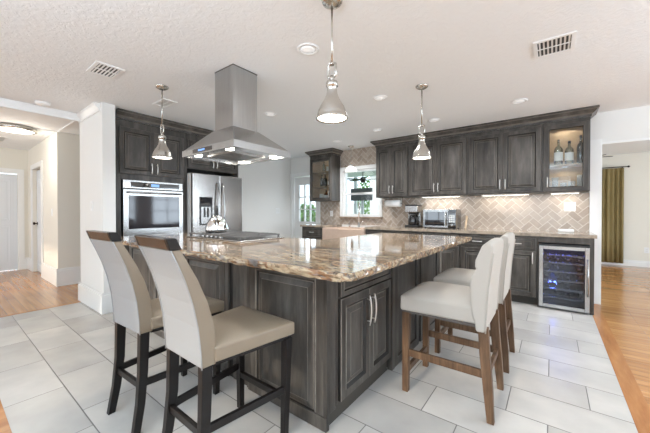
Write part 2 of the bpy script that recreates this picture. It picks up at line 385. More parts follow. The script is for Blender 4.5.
# hall
wall_y('wall_hall', 1.18, 1.30, -8.6, -6.2, [(-8.12, -7.30, 0, 2.0)], 'wallwarm')
struct('wall_passage', MB().box(-6.32, -6.2, 1.30, 5.0, 0, CEIL), 'wallwarm')
struct('wall_passage_end', MB().box(-6.32, -5.07, 5.0, 5.1, 0, CEIL), 'wallwarm')
wall_x('wall_hall_end', -8.72, -8.6, FY, 5.0, [(0.22, 1.03, 0, 1.95)], 'wallwarm')
struct('wall_hall_room', MB().box(-8.6, -6.32, 3.2, 3.3, 0, CEIL), 'wallwarm')
struct('trim_4', MB().box(-6.22, -6.19, FY, 1.18, CEIL - 0.010, CEIL), 'ceiling')
struct('trim_5', MB().box(-6.19, -5.05, 1.18, 1.21, CEIL - 0.010, CEIL), 'ceiling')
# room behind the camera
wall_y('wall_front', FY - 0.1, FY, -9.0, RX, [(-4.55, -2.65, 0.7, 2.3), (-2.1, 0.5, 0.5, 2.34), (1.45, 3.35, 0.7, 2.2), (-8.0, -6.4, 0.6, 2.2)])
wall_x('wall_right', RX, RX + 0.1, FY, 9.3, [(-0.4, 1.2, 0.7, 2.2), (3.0, 4.8, 0.7, 2.2), (5.4, 7.2, 0.7, 2.2)])
struct('wall_dining', MB().box(0.3, RX, 9.15, 9.27, 0, CEIL), 'wallwarm')
struct('wall_dining_left', MB().box(0.2, 0.3, 5.27, 9.27, 0, CEIL), 'wallwarm')
# crown mouldings
def crown_pts(s=1): return [(0, 0), (0.012 * s, 0), (0.018 * s, 0.02), (0.055 * s, 0.06), (0.06 * s, 0.075), (0.06 * s, 0.085), (0, 0.085)]
mb = MB(); mb.prism([(1.18 - a, CEIL - 0.085 + b) for a, b in crown_pts()], 'x', -5.0, -4.19); struct('trim_6', mb, 'trim')
mb = MB(); mb.prism([(-4.90 + a * 0.7, CEIL - 0.085 + b) for a, b in crown_pts()], 'y', FY, 1.18); struct('trim_7', mb, 'ceiling')
# baseboards
def bb(name, x0, x1, y0, y1, h=0.24):
    mb = MB(); mb.box(x0, x1, y0, y1, 0, h - 0.03)
    dx = min(0.008, (x1 - x0) / 3); mb.box(x0 + (dx if x1 - x0 < 0.1 else 0), x1 - (dx if x1 - x0 < 0.1 else 0), y0 + (dx if y1 - y0 < 0.1 else 0), y1 - (dx if y1 - y0 < 0.1 else 0), h - 0.03, h)
    struct(name, mb, 'trim', 0.004)
bb('baseboard_column', -5.025, -4.12, 1.155, 1.18); bb('baseboard_column_side', -4.12, -4.098, 1.155, 1.308)
bb('baseboard_hall', -7.21, -6.2, 1.155, 1.18, 0.28); bb('baseboard_hall_corner', -6.2, -6.175, 1.155, 4.9, 0.28)
bb('baseboard_hall_end', -8.6, -8.575, 1.12, 1.18, 0.24); bb('baseboard_hall_far', -8.6, -8.20, 1.157, 1.18, 0.24)
bb('baseboard_dining', 0.3, RX, 9.12, 9.15, 0.13)
bb('baseboard_left', -4.95, -4.93, 3.2, 5.13, 0.14)
# wall end and casings at the dining opening
mb = MB(); mb.box(0.385, 0.50, 5.125, 5.29, 0, 2.10); struct('trim_8', mb, 'trim', 0.003)
mb = MB(); mb.box(0.50, 3.2, 5.13, 5.15, 2.03, 2.06); struct('trim_9', mb, 'trim', 0.002)
# hall doors
def six_panel(name, w, h):
    mb = MB(); mb.box(0, w, 0, 0.035, 0.008, h)
    cw = (w - 0.30) / 2
    for i in range(2):
        x = 0.10 + i * (cw + 0.10)
        for z, hh in ((0.15, 0.70), (0.95, 0.62), (1.65, 0.18)):
            mb.rings(cw, hh, [(0, -0.001, 0), (0.004, -0.006, 0), (0.018, 0.004, 0), (0.045, -0.003, 0)], x, z)
    return mb
o = MB(); o.box(0, 0.80, 0, 0.035, 0.01, 1.93)
for z, hh in ((0.12, 0.78), (1.00, 0.82)): o.rings(0.60, hh, [(0, -0.001, 0), (0.004, -0.004, 0), (0.02, 0.003, 0), (0.05, -0.002, 0)], 0.1, z)
d1 = o.build('door_1', 'door', kind='structure', loc=(-8.63, 0.225, 0), rotz=R(90), recalc=False)
mb = MB(); mb.box(-8.6, -8.578, 1.03, 1.12, 0, 2.04); mb.box(-8.6, -8.578, 0.13, 0.22, 0, 2.04); mb.box(-8.6, -8.578, 0.22, 1.03, 1.95, 2.04); struct('trim_10', mb, 'trim', 0.003)
d2 = six_panel('d', 0.80, 1.98).build('door_2', 'door', kind='structure', loc=(-8.11, 1.235, 0), recalc=False)
mb = MB(); mb.lathe([(0.026, 0), (0.03, 0.006), (0.012, 0.012), (0.012, 0.035), (0.028, 0.045), (0.028, 0.062), (0.012, 0.07)], (0.07, 0, 0.95), 16, ax='y')
for v_ in mb.bm.verts: v_.co.y = -v_.co.y
mb.build('door_handle', 'bronze', d2)
mb = MB(); mb.box(-7.30, -7.21, 1.158, 1.18, 0, 2.09); mb.box(-8.20, -8.12, 1.158, 1.18, 0, 2.09); mb.box(-8.12, -7.30, 1.158, 1.18, 2.0, 2.09); struct('trim_11', mb, 'trim', 0.003)

# glazed back door beside the small counter
def lite_panes(mb, x0, x1, z0, z1, nx, nz, y0, y1, t, mi=0):
    mb.box(x0 - 0.03, x0, y0, y1, z0 - 0.03, z1 + 0.03, mi); mb.box(x1, x1 + 0.03, y0, y1, z0 - 0.03, z1 + 0.03, mi)
    mb.box(x0, x1, y0, y1, z0 - 0.03, z0, mi); mb.box(x0, x1, y0, y1, z1, z1 + 0.03, mi)
    for i in range(1, nx): x = x0 + (x1 - x0) * i / nx; mb.box(x - t / 2, x + t / 2, y0, y1, z0, z1, mi)
    for i in range(1, nz): z = z0 + (z1 - z0) * i / nz; mb.box(x0, x1, y0 + 0.002, y1 - 0.002, z - t / 2, z + t / 2, mi)
mb = MB()
gx0, gx1, gz0, gz1 = -4.72, -4.22, 0.95, 1.80
mb.box(-4.85, gx0 - 0.03, 5.19, 5.235, 0.01, 1.98); mb.box(gx1 + 0.03, -4.09, 5.19, 5.235, 0.01, 1.98)
mb.box(gx0 - 0.03, gx1 + 0.03, 5.19, 5.235, 0.01, gz0 - 0.03); mb.box(gx0 - 0.03, gx1 + 0.03, 5.19, 5.235, gz1 + 0.03, 1.98)
lite_panes(mb, gx0, gx1, gz0, gz1, 3, 3, 5.185, 5.24, 0.022)
d3 = mb.build('door_3', 'trim', kind='structure')
MB().box(gx0, gx1, 5.21, 5.214, gz0, gz1).build('pane', 'glass', d3)
mb = MB(); mb.box(-4.95, -4.88, 5.128, 5.15, 0, 2.07); mb.box(-4.08, -4.05, 5.128, 5.15, 0, 2.07); mb.box(-4.88, -4.08, 5.128, 5.15, 2.0, 2.07); struct('trim_12', mb, 'trim', 0.003)

# sink window
mb = MB()
for a in ((WX0 - 0.07, WX0, WZ0, WZ1 + 0.07), (WX1, WX1 + 0.045, WZ0, WZ1 + 0.07), (WX0, WX1, WZ1, WZ1 + 0.07)): mb.box(a[0], a[1], 5.118, 5.15, a[2], a[3])
mb.box(WX0, WX0 + 0.035, 5.15, 5.25, WZ0, WZ1); mb.box(WX1 - 0.035, WX1, 5.15, 5.25, WZ0, WZ1); mb.box(WX0, WX1, 5.15, 5.25, WZ1 - 0.035, WZ1); mb.box(WX0, WX1, 5.17, 5.25, WZ0, WZ0 + 0.05)
mb.box(WX0, WX1, 5.18, 5.23, 1.52, 1.565)
wn = mb.build('window_1', 'trim', kind='structure', bevel=0.003)
MB().box(WX0 + 0.03, WX1 - 0.03, 5.20, 5.204, WZ0 + 0.04, WZ1 - 0.03).build('pane', 'glass', wn)
MB().box(WX0 - 0.08, WX1 + 0.05, 5.09, 5.17, WZ0 - 0.035, WZ0).build('window_sill', 'ledge', wn, bevel=0.005)
# invented windows behind and right of the camera, added for their light
k = 2
for x0, x1, z0, z1 in ((-4.55, -2.65, 0.7, 2.3), (-2.1, 0.5, 0.5, 2.34), (1.45, 3.35, 0.7, 2.2), (-8.0, -6.4, 0.6, 2.2)):
    mb = MB(); lite_panes(mb, x0 + 0.03, x1 - 0.03, z0 + 0.03, z1 - 0.03, 4, 3, FY - 0.06, FY - 0.02, 0.03); mb.build('window_%d' % k, 'trim', kind='structure'); k += 1
for y0, y1 in ((-0.4, 1.2), (3.0, 4.8), (5.4, 7.2)):
    mb = MB(); lite_panes(mb, y0 + 0.03, y1 - 0.03, 0.73, 2.17, 3, 3, -0.06, -0.02, 0.03); o = mb.build('window_%d' % k, 'trim', kind='structure', rotz=R(90), loc=(RX, 0, 0)); k += 1

# ------------------------------------------------------------------ backsplash: herringbone of small stone tiles
def clip(poly, x0, x1, z0, z1):
    for ax, lim, s in ((0, x0, 1), (0, x1, -1), (1, z0, 1), (1, z1, -1)):
        out = []
        for i in range(len(poly)):
            a, b = poly[i], poly[(i + 1) % len(poly)]; da = (a[ax] - lim) * s; db = (b[ax] - lim) * s
            if da >= 0: out.append(a)
            if (da >= 0) != (db >= 0):
                t = da / (da - db); out.append((a[0] + (b[0] - a[0]) * t, a[1] + (b[1] - a[1]) * t))
        poly = out
        if len(poly) < 3: return None
    return poly
regs = [(-4.045, WX0 - 0.07, 0.915, 1.405), (WX0 - 0.07, WX1 + 0.045, 0.915, WZ0 - 0.037), (WX1 + 0.045, 0.384, 0.915, 1.425),
        (-3.51, WX1 + 0.045, WZ1 + 0.07, CEIL), (-3.51, WX0 - 0.07, 1.405, WZ1 + 0.07), (WX1 + 0.045, -2.53, 1.425, CEIL)]
mb = MB(); W = 0.075; g = 0.0055
for a in range(-70, 70):
    for b in range(-45, 45):
        ox, oy = a + 2 * b, a - 2 * b
        for (p, q, s, t) in ((0, 0, 2, 1), (0, 1, 1, 3)):
            rect = [(ox + p, oy + q), (ox + s, oy + q), (ox + s, oy + t), (ox + p, oy + t)]
            cx_ = ox + (p + s) / 2; cy_ = oy + (q + t) / 2
            X = -1.8 + (cx_ - cy_) * W * 0.7071; Z = 1.2 + (cx_ + cy_) * W * 0.7071
            if X < -4.2 or X > 0.55 or Z < 0.8 or Z > 2.6: continue
            pts = []
            for (u, v_), (du, dv) in zip(rect, ((1, 1), (-1, 1), (-1, -1), (1, -1))):
                u = u * W + du * g / 2; v_ = v_ * W + dv * g / 2
                pts.append((-1.8 + (u - v_) * 0.7071, 1.2 + (u + v_) * 0.7071))
            for rg in regs:
                c = clip(pts, *rg)
                if c:
                    inner = [((x - X) * 0.97 + X, (z - Z) * 0.97 + Z) for x, z in c]
                    va = [mb.v((x, 5.1485, z)) for x, z in c]; vb = [mb.v((x, 5.1435, z)) for x, z in c]
                    mb.face(vb)
                    for i in range(len(c)): j = (i + 1) % len(c); mb.face([va[i], va[j], vb[j], vb[i]])
struct('wall_backsplash_tile', mb, 'splash')
mb = MB()
for x0, x1, z0, z1 in regs: mb.box(x0, x1, 5.1462, 5.151, z0, z1)
struct('wall_backsplash_grout', mb, 'grout')

# ------------------------------------------------------------------ cabinets
DOORPROF = [(0, 0, 0), (0, -0.018, 2), (0.003, -0.021, 1), (0.046, -0.021, 0), (0.049, -0.024, 1), (0.055, -0.020, 2), (0.066, -0.010, 2), (0.072, -0.011, 1), (0.098, -0.020, 0), (0.102, -0.021, 1)]
DRAWPROF = [(0, 0, 0), (0, -0.018, 0), (0.003, -0.021, 1), (0.026, -0.021, 0), (0.029, -0.023, 1), (0.034, -0.015, 2), (0.038, -0.015, 0), (0.041, -0.017, 1), (0.048, -0.020, 0)]
CM = ['cab', 'cablight', 'cabdark']
def handle(parent, x, z, y=-0.021, length=0.14, vertical=True):
    mb = MB(); n = 10; pts = []
    for i in range(n + 1):
        t = i / n; s = (t - 0.5) * length; off = -0.030 + 0.012 * (2 * t - 1) ** 2
        pts.append((x, y + off, z + s) if vertical else (x + s, y + off, z))
    mb.tube(pts, 0.0055, 8)
    for s in (-0.36, 0.36):
        p = (x, y, z + s * length) if vertical else (x + s * length, y, z)
        q = (p[0], y - 0.028, p[2]); mb.tube([p, q], 0.005, 8)
    return mb.build('handle', 'nickellight', parent)
def front(parent, name, x, z, w, h, prof=DOORPROF, hx=None, hz=None, hv=True, hl=0.14):
    o = MB().rings(w, h, prof, x, z).build(name, CM, parent, recalc=False)
    if hx is not None: handle(o, hx, hz, length=hl, vertical=hv)
    return o
def carcass(parent, w, d, z0, z1, toe=0.0, name='body'):
    mb = MB(); mb.box(0, w, 0, d, z0 + toe, z1)
    if toe: mb.box(0.0, w, 0.07, d, z0, z0 + toe, 1)
    return mb.build(name, ['cab', 'gap'], parent, bevel=0.001, seg=1)
# --- back wall, upper run (front of the boxes at y 4.83)
UY, UZ0, UZ1 = 4.83, 1.43, 2.29
def upper2(x0, x1, label):
    t = thing('wall_cabinet', label, 'cabinet', (x0, UY, 0), 0, 'upper cabinets on the tiled back wall'); w_ = x1 - x0
    carcass(t, w_ - 0.002, 5.13 - UY, UZ0, 2.334)
    m = w_ / 2; g_ = 0.022
    front(t, 'door', g_, UZ0 + 0.02, m - g_ - 0.003, UZ1 - UZ0 - 0.03, hx=m - 0.032, hz=UZ0 + 0.13)
    front(t, 'door', m + 0.003, UZ0 + 0.02, m - g_ - 0.003, UZ1 - UZ0 - 0.03, hx=m + 0.032, hz=UZ0 + 0.13)
    return t
upper2(-2.526, -1.915, 'narrow two-door charcoal wall cabinet directly right of the sink window')
upper2(-1.915, -1.00, 'wide two-door charcoal wall cabinet above the coffee maker and countertop oven')
upper2(-1.00, -0.10, 'wide two-door charcoal wall cabinet touching the glass-door bottle cabinet')
def open_cabinet(t, w_, d, z0, z1, shelves):
    mb = MB(); th = 0.018
    mb.box(0, th, 0, d, z0, z1); mb.box(w_ - th, w_, 0, d, z0, z1); mb.box(th, w_ - th, 0, d, z0, z0 + th); mb.box(th, w_ - th, 0, d, z1 - th, z1)
    mb.box(th, w_ - th, 0, 0.018, z1 - 0.075, z1 - th)
    mb.build('body', 'cab', t, bevel=0.001, seg=1)
    mb = MB(); e = 0.001
    mb.box(th, w_ - th, d - 0.012, d - 0.002, z0 + th, z1 - th); mb.box(th, th + 0.004, 0.005, d - 0.012, z0 + th, z1 - th); mb.box(w_ - th - 0.004, w_ - th, 0.005, d - 0.012, z0 + th, z1 - th)
    mb.box(th, w_ - th, 0.005, d - 0.012, z0 + th, z0 + th + 0.004)
    mb.build('lining', 'cabin', t)
    for z in shelves: MB().box(th + 0.005, w_ - th - 0.005, 0.03, d - 0.013, z - 0.018, z).build('shelf', 'cabin', t, bevel=0.002)
def fill_puck(t, x, y, z, e):  # added pucks, none seen, to brighten the glass cabinet interiors
    o = MB().lathe([(0.03, 0), (0.03, -0.008), (0.024, -0.011)], (x, y, z), 18).build('fill_puck_light', 'white', t)
    MB().lathe([(0.023, -0.0112), (0.01, -0.0125)], (x, y, z), 16).build('lens', 'canlens', o)
    l = bpy.data.lights.new('fill_puck_light', 'SPOT'); l.energy = e; l.spot_size = R(160); l.color = (1, 0.9, 0.76); l.shadow_soft_size = 0.02
    lo = bpy.data.objects.new('fill_puck_lamp', l); col.objects.link(lo); lo.parent = t; lo.location = (x, y, z - 0.016)
def glass_door(t, w_, z0, z1, hx):
    x, h = 0.012, z1 - z0; fw = 0.058
    mb = MB(); W_ = w_ - 2 * x
    mb.rings(W_, h, [(0, 0, 0), (0, -0.018, 0), (0.003, -0.021, 1), (fw - 0.012, -0.021, 0), (fw - 0.008, -0.023, 1), (fw, -0.014, 2), (fw, 0.0, 2)], x, z0, cap=False)
    o = mb.build('glass_door', CM, t, recalc=False)
    MB().box(x + fw - 0.002, x + W_ - fw + 0.002, -0.011, -0.008, z0 + fw - 0.002, z1 - fw + 0.002).build('pane', 'glass', o)
    handle(o, hx, z0 + 0.12, length=0.13)
t = thing('glass_cabinet', 'glass-door charcoal wall cabinet holding liquor bottles at right end of run', 'cabinet', (-0.10, UY, 0), 0, 'glass-door cabinets')
open_cabinet(t, 0.465, 0.30, UZ0, 2.334, [1.785])
glass_door(t, 0.465, UZ0 + 0.01, UZ1 - 0.005, 0.05)
fill_puck(t, 0.23, 0.15, 2.315, 3.0); fill_puck(t, 0.23, 0.15, 1.766, 1.2)
SLX0, SLX1 = -4.08, -3.51
t = thing('glass_cabinet', 'small glass-door charcoal wall cabinet left of the sink window', 'cabinet', (SLX0, UY, 0), 0, 'glass-door cabinets')
open_cabinet(t, SLX1 - SLX0, 0.30, 1.40, 2.334, [1.70, 2.01])
glass_door(t, SLX1 - SLX0, 1.41, 2.27, 0.57 - 0.05)
fill_puck(t, 0.285, 0.15, 2.315, 0.7); fill_puck(t, 0.285, 0.15, 1.991, 0.4); fill_puck(t, 0.285, 0.15, 1.681, 0.3)
def crown(mb, pts_xy, z0, z1, out=0.075):      # sweep of a crown profile along an open polyline, outside on its right
    prof = [(0, 0), (0.010, 0), (0.012, 0.025), (0.03, 0.04), (out * 0.85, (z1 - z0) * 0.72), (out, (z1 - z0) * 0.78), (out, z1 - z0), (0, z1 - z0)]
    n = len(pts_xy); P = [Vector((p[0], p[1], 0)) for p in pts_xy]; rows = []
    for i in range(n):
        d0 = (P[i] - P[i - 1]).normalized() if i else (P[1] - P[0]).normalized()
        d1 = (P[i + 1] - P[i]).normalized() if i < n - 1 else d0
        n0 = Vector((d0.y, -d0.x, 0)); n1 = Vector((d1.y, -d1.x, 0)); m_ = (n0 + n1); m_ = m_ / (m_.dot(n0)) if m_.length > 1e-6 else n0
        rows.append([mb.v((P[i].x + m_.x * a, P[i].y + m_.y * a, z0 + b)) for a, b in prof])
    k_ = len(prof)
    for i in range(n - 1):
        for j in range(k_):
            j2 = (j + 1) % k_; mb.face([rows[i][j], rows[i][j2], rows[i + 1][j2], rows[i + 1][j]], 1 if j in (2, 4) else 0)
    mb.face(rows[0]); mb.face(rows[-1][::-1])
mb = MB(); crown(mb, [(-2.526, 5.13), (-2.526, UY), (0.365, UY), (0.365, 5.12)], 2.335, CEIL - 0.002)
mb.build('crown_moulding', CM, label='long charcoal crown moulding capping the upper cabinets on the back wall', cat='crown moulding', group='cabinet crown mouldings')
mb = MB(); crown(mb, [(SLX0, 5.13), (SLX0, UY), (SLX1, UY), (SLX1, 5.13)], 2.335, CEIL - 0.002)
mb.build('crown_moulding', CM, label='short charcoal crown moulding on the small glass-door cabinet by the sink window', cat='crown moulding', group='cabinet crown mouldings')
# --- back wall, base run (front at y 4.54)
BY, BZ = 4.54, 0.875
def base(x0, x1, n, label, y=BY, handles=True):
    t = thing('base_cabinet', label, 'cabinet', (x0, y, 0), 0, 'base cabinets along the back wall'); w_ = x1 - x0
    carcass(t, w_ - 0.002, 5.13 - y, 0, BZ, 0.10)
    cw = (w_ - 0.03) / n
    for i in range(n):
        x = 0.015 + i * cw
        front(t, 'drawer', x + 0.003, 0.70, cw - 0.006, 0.15, DRAWPROF, x + cw / 2, 0.775, False, 0.12)
        front(t, 'door', x + 0.003, 0.115, cw - 0.006, 0.57, hx=(x + cw - 0.035 if (n == 2 and i == 0) or n == 1 else x + 0.035), hz=0.60)
    return t
base(-2.575, -1.95, 2, 'charcoal base cabinet with its left side against the farmhouse sink')
base(-1.95, -1.04, 2, 'charcoal base cabinet below the coffee maker, mostly behind the island')
base(-1.04, -0.59, 1, 'charcoal base cabinet seen between the island corner and the cream stool backs')
base(-0.59, -0.14, 1, 'charcoal drawer-and-door base cabinet just left of the wine cooler')
t = thing('base_cabinet', 'short charcoal drawer cabinet beside the glazed door, left of the sink', 'cabinet', (-4.045, BY, 0), 0, 'base cabinets along the back wall')
carcass(t, 0.565, 5.13 - BY, 0, BZ, 0.10)
for z, h in ((0.70, 0.15), (0.41, 0.28), (0.115, 0.28)): front(t, 'drawer', 0.018, z, 0.53, h, DRAWPROF, 0.28, z + h / 2, False, 0.12)
# sink base
t = thing('sink_cabinet', 'charcoal cabinet supporting the tan farmhouse sink under the window', 'cabinet', (-3.478, BY, 0))
mb = MB(); mb.box(0, 0.90, 0, 0.58, 0.10, 0.60); mb.box(0, 0.90, 0.07, 0.58, 0, 0.10, 1); mb.build('body', ['cab', 'gap'], t)
front(t, 'door', 0.015, 0.115, 0.432, 0.47, hx=0.41, hz=0.50); front(t, 'door', 0.453, 0.115, 0.432, 0.47, hx=0.49, hz=0.50)
# cooler surround panel
t = thing('end_panel', 'dark charcoal surround framing the wine cooler beneath the counter end', 'cabinet panel', (-0.14, BY, 0))
mb = MB(); mb.box(0.0, 0.012, 0, 0.58, 0, BZ); mb.box(0.487, 0.525, 0, 0.58, 0, BZ); mb.box(0.012, 0.487, 0, 0.58, 0.80, BZ); mb.build('side_panel', 'cab', t, bevel=0.002)
# --- counters at the back wall
def slab(name, pts, z0, z1, mats, jit=0.0, step=0.04, **tags):
    P = []
    for i in range(len(pts)):
        a = Vector((*pts[i], 0)); b = Vector((*pts[(i + 1) % len(pts)], 0)); n = max(1, int((b - a).length / step))
        for k_ in range(n): P.append(a.lerp(b, k_ / n))
    mb = MB(); rows = []
    zs = [z0, z0 + (z1 - z0) * 0.35, z0 + (z1 - z0) * 0.7, z1]
    for zi, z in enumerate(zs):
        row = []
        for i, p in enumerate(P):
            d = (P[(i + 1) % len(P)] - P[i - 1]).normalized(); nr = Vector((d.y, -d.x, 0))
            q = p + nr * ((noise.noise(Vector((p.x * 23, p.y * 23, z * 60))) * jit - (0.004 if zi in (0, 3) else 0)) if jit else 0)
            row.append(mb.v((q.x, q.y, z + (0 if zi not in (0,) or not jit else noise.noise(Vector((p.x * 15, p.y * 15, 3))) * jit * 0.5))))
        rows.append(row)
    for a, b in zip(rows, rows[1:]):
        for i in range(len(P)): j = (i + 1) % len(P); mb.face([a[i], a[j], b[j], b[i]])
    mb.face(rows[0][::-1]); mb.face(rows[-1])
    return mb.build(name, mats, **tags)
slab('countertop', [(-2.575, 4.505), (0.405, 4.505), (0.405, 5.125), (0.384, 5.125), (0.384, 5.142), (-2.575, 5.142)], 0.876, 0.915, 'counterdark', label='long dark-edged stone countertop along the back wall right of the sink', cat='countertop', group='back wall countertops')
slab('countertop', [(-4.07, 4.505), (-3.48, 4.505), (-3.48, 5.142), (-4.045, 5.142), (-4.045, 5.12), (-4.07, 5.12)], 0.876, 0.915, 'counterdark', label='short dark countertop left of the farmhouse sink', cat='countertop', group='back wall countertops')
# farmhouse sink
t = thing('farmhouse_sink', 'tan apron-front farmhouse sink set below the window', 'sink', (-3.476, 4.47, 0))
mb = MB(); w_ = 0.897
mb.box(0, w_, 0, 0.05, 0.605, 0.872); mb.box(0, 0.04, 0.05, 0.50, 0.605, 0.872); mb.box(w_ - 0.04, w_, 0.05, 0.50, 0.605, 0.872); mb.box(0, w_, 0.50, 0.668, 0.605, 0.872); mb.box(0.04, w_ - 0.04, 0.05, 0.50, 0.605, 0.66)
mb.build('basin', 'sink', t, bevel=0.012, seg=3)
MB().lathe([(0.04, 0.661), (0.042, 0.664), (0.02, 0.664)], (w_ / 2, 0.28, 0), 16).build('drain', 'chrome', t)
# faucet
t = thing('kitchen_faucet', 'tall chrome gooseneck faucet behind the farmhouse sink', 'faucet', (-3.0, 5.03, 0.8725))
mb = MB(); mb.lathe([(0.026, 0), (0.028, 0.01), (0.018, 0.03), (0.015, 0.10)], seg=16)
pts = [(0, 0, 0.08), (0, 0, 0.42)] + [(0.0 + 0.035 * (1 - math.cos(a)) * 1.6, -0.085 * (1 - math.cos(a)), 0.42 + 0.085 * math.sin(a)) for a in [R(x) for x in range(15, 181, 15)]]
pts += [(pts[-1][0], pts[-1][1], 0.36)]
mb.tube(pts, 0.012, 12); mb.build('spout', 'chrome', t)
MB().lathe([(0.014, 0), (0.017, 0.02), (0.019, 0.09), (0.012, 0.10)], (pts[-1][0], pts[-1][1], 0.27), 14).build('spray_head', 'chrome', t)
MB().tube([(0.012, 0, 0.06), (0.05, 0, 0.075), (0.10, 0, 0.13)], [0.008, 0.007, 0.006], 10).build('lever', 'chrome', t)
t = thing('soap_dispenser', 'small chrome soap dispenser standing left of the faucet', 'soap dispenser', (-3.22, 5.04, 0.8725))
MB().lathe([(0.022, 0), (0.02, 0.03), (0.014, 0.06), (0.006, 0.065), (0.006, 0.10)], seg=14).tube([(0, 0, 0.10), (0, -0.02, 0.11), (0, -0.07, 0.10)], 0.006, 8).build('pump', 'chrome', t)

# --- oven wall (local frame: x runs along world y, front faces world +x)
FX = -4.27
def wallunit(name, y0, label, cat, group=None): return thing(name, label, cat, (FX, y0, 0), R(90), group)
t = wallunit('oven_cabinet', 1.362, 'tall charcoal cabinet tower housing the stainless wall oven', 'cabinet')
OW, OD = 0.873, 0.66
mb = MB(); mb.box(0, 0.05, 0, OD, 0.1, 2.334); mb.box(OW - 0.055, OW, 0, OD, 0.1, 2.334); mb.box(0.05, OW - 0.055, 0, OD, 0.1, 0.83); mb.box(0.05, OW - 0.055, 0, OD, 1.585, 2.334); mb.box(0, OW, 0.07, OD, 0, 0.1, 1); mb.box(0.04, OW - 0.055, 0.6, OD, 0.83, 1.585)
mb.build('body', ['cab', 'gap'], t, bevel=0.001, seg=1)
front(t, 'door', 0.03, 1.66, 0.40, 0.58, hx=0.398, hz=1.75); front(t, 'door', 0.436, 1.66, 0.40, 0.58, hx=0.468, hz=1.75)
front(t, 'drawer', 0.02, 0.48, 0.806, 0.32, DRAWPROF, 0.42, 0.64, False, 0.16); front(t, 'drawer', 0.02, 0.13, 0.806, 0.33, DRAWPROF, 0.42, 0.29, False, 0.16)
t = wallunit('wall_oven', 1.424, 'built-in stainless wall oven with dark glass door in the cabinet tower', 'oven')
ow = 0.755
mb = MB(); mb.box(0.0, ow, 0.0, 0.55, 0.832, 1.583); mb.build('body', 'blackmetal', t)
MB().box(0.0, ow, -0.025, -0.001, 1.475, 1.583).build('control_panel', 'steel', t, bevel=0.004)
o = MB().box(0.09, ow - 0.05, -0.028, -0.024, 1.495, 1.56).build('display', 'blackglass', t)
MB().box(0.33, 0.43, -0.0292, -0.0281, 1.51, 1.545).build('clock', 'display', o)
o = MB().box(0.0, ow, -0.035, -0.001, 0.845, 1.465).build('oven_door', 'steel', t, bevel=0.004)
MB().box(0.06, ow - 0.055, -0.038, -0.034, 0.96, 1.385).build('window', 'ovenglass', o, bevel=0.001)
mb = MB(); mb.tube([(0.05, -0.085, 1.425), (ow - 0.05, -0.085, 1.425)], 0.011, 12)
for x in (0.08, ow - 0.08): mb.tube([(x, -0.034, 1.425), (x, -0.085, 1.425)], 0.008, 8)
mb.build('handle', 'steel', o)
t = wallunit('fridge_cabinet', 2.237, 'charcoal cabinet with two doors bridging above the refrigerator', 'cabinet')
mb = MB(); mb.box(0, 0.92, 0, OD, 1.82, 2.334); mb.box(0, 0.018, 0, OD, 0, 1.82); mb.box(0.902, 0.92, 0, OD, 0, 1.82); mb.build('body', 'cab', t, bevel=0.001, seg=1)
front(t, 'door', 0.03, 1.84, 0.425, 0.40, hx=0.425, hz=1.92, hl=0.12); front(t, 'door', 0.46, 1.84, 0.425, 0.40, hx=0.49, hz=1.92, hl=0.12)
mb = MB(); crown(mb, [(FX, 1.363), (FX, 3.157), (-4.94, 3.157)], 2.335, CEIL - 0.002)
mb.build('crown_moulding', CM, label='charcoal crown moulding above the oven tower and refrigerator cabinet', cat='crown moulding', group='cabinet crown mouldings')
# fridge
t = thing('refrigerator', 'stainless french-door refrigerator with ice dispenser, right of the wall oven', 'refrigerator', (-4.12, 2.262, 0), R(90))
fw_ = 0.866
MB().box(0.0, fw_, 0.06, 0.76, 0.02, 1.745).build('body', simple and 'offwhite', t, bevel=0.004)
d = MB().box(0.0, fw_ / 2 - 0.003, 0.0, 0.058, 0.62, 1.745).build('door', 'steelv', t, bevel=0.012, seg=3)
def fhandle(p, x, z0, z1, bow=0.05):
    mb = MB(); n = 12
    mb.tube([(x, -bow * (1 - (2 * i / n - 1) ** 2) - 0.012, z0 + (z1 - z0) * i / n) for i in range(n + 1)], 0.013, 10); mb.build('handle', 'steel', p)
fhandle(d, fw_ / 2 - 0.05, 0.78, 1.62)
o = MB().box(0.10, 0.31, -0.004, 0.001, 0.98, 1.40).build('dispenser', 'blackmetal', d, bevel=0.003)
MB().box(0.115, 0.295, -0.006, -0.003, 1.29, 1.385).build('touch_panel', 'blackglass', o)
MB().box(0.125, 0.285, -0.007, -0.003, 1.0, 1.25).build('bay', 'steel', o)
MB().box(0.165, 0.19, -0.014, -0.006, 1.10, 1.24).box(0.22, 0.245, -0.014, -0.006, 1.10, 1.24).build('paddle', 'blackmetal', o)
d = MB().box(fw_ / 2 + 0.003, fw_, 0.0, 0.058, 0.62, 1.745).build('door', 'steelv', t, bevel=0.012, seg=3)
fhandle(d, fw_ / 2 + 0.05, 0.78, 1.62)
d = MB().box(0.0, fw_, 0.0, 0.058, 0.05, 0.612).build('freezer_drawer', 'steelv', t, bevel=0.012, seg=3)
MB().tube([(0.08, -0.055, 0.55), (fw_ - 0.08, -0.055, 0.55)], 0.013, 10).tube([(0.10, 0.0, 0.55), (0.10, -0.055, 0.55)], 0.01, 8).tube([(fw_ - 0.1, 0.0, 0.55), (fw_ - 0.1, -0.055, 0.55)], 0.01, 8).build('handle', 'steel', d)

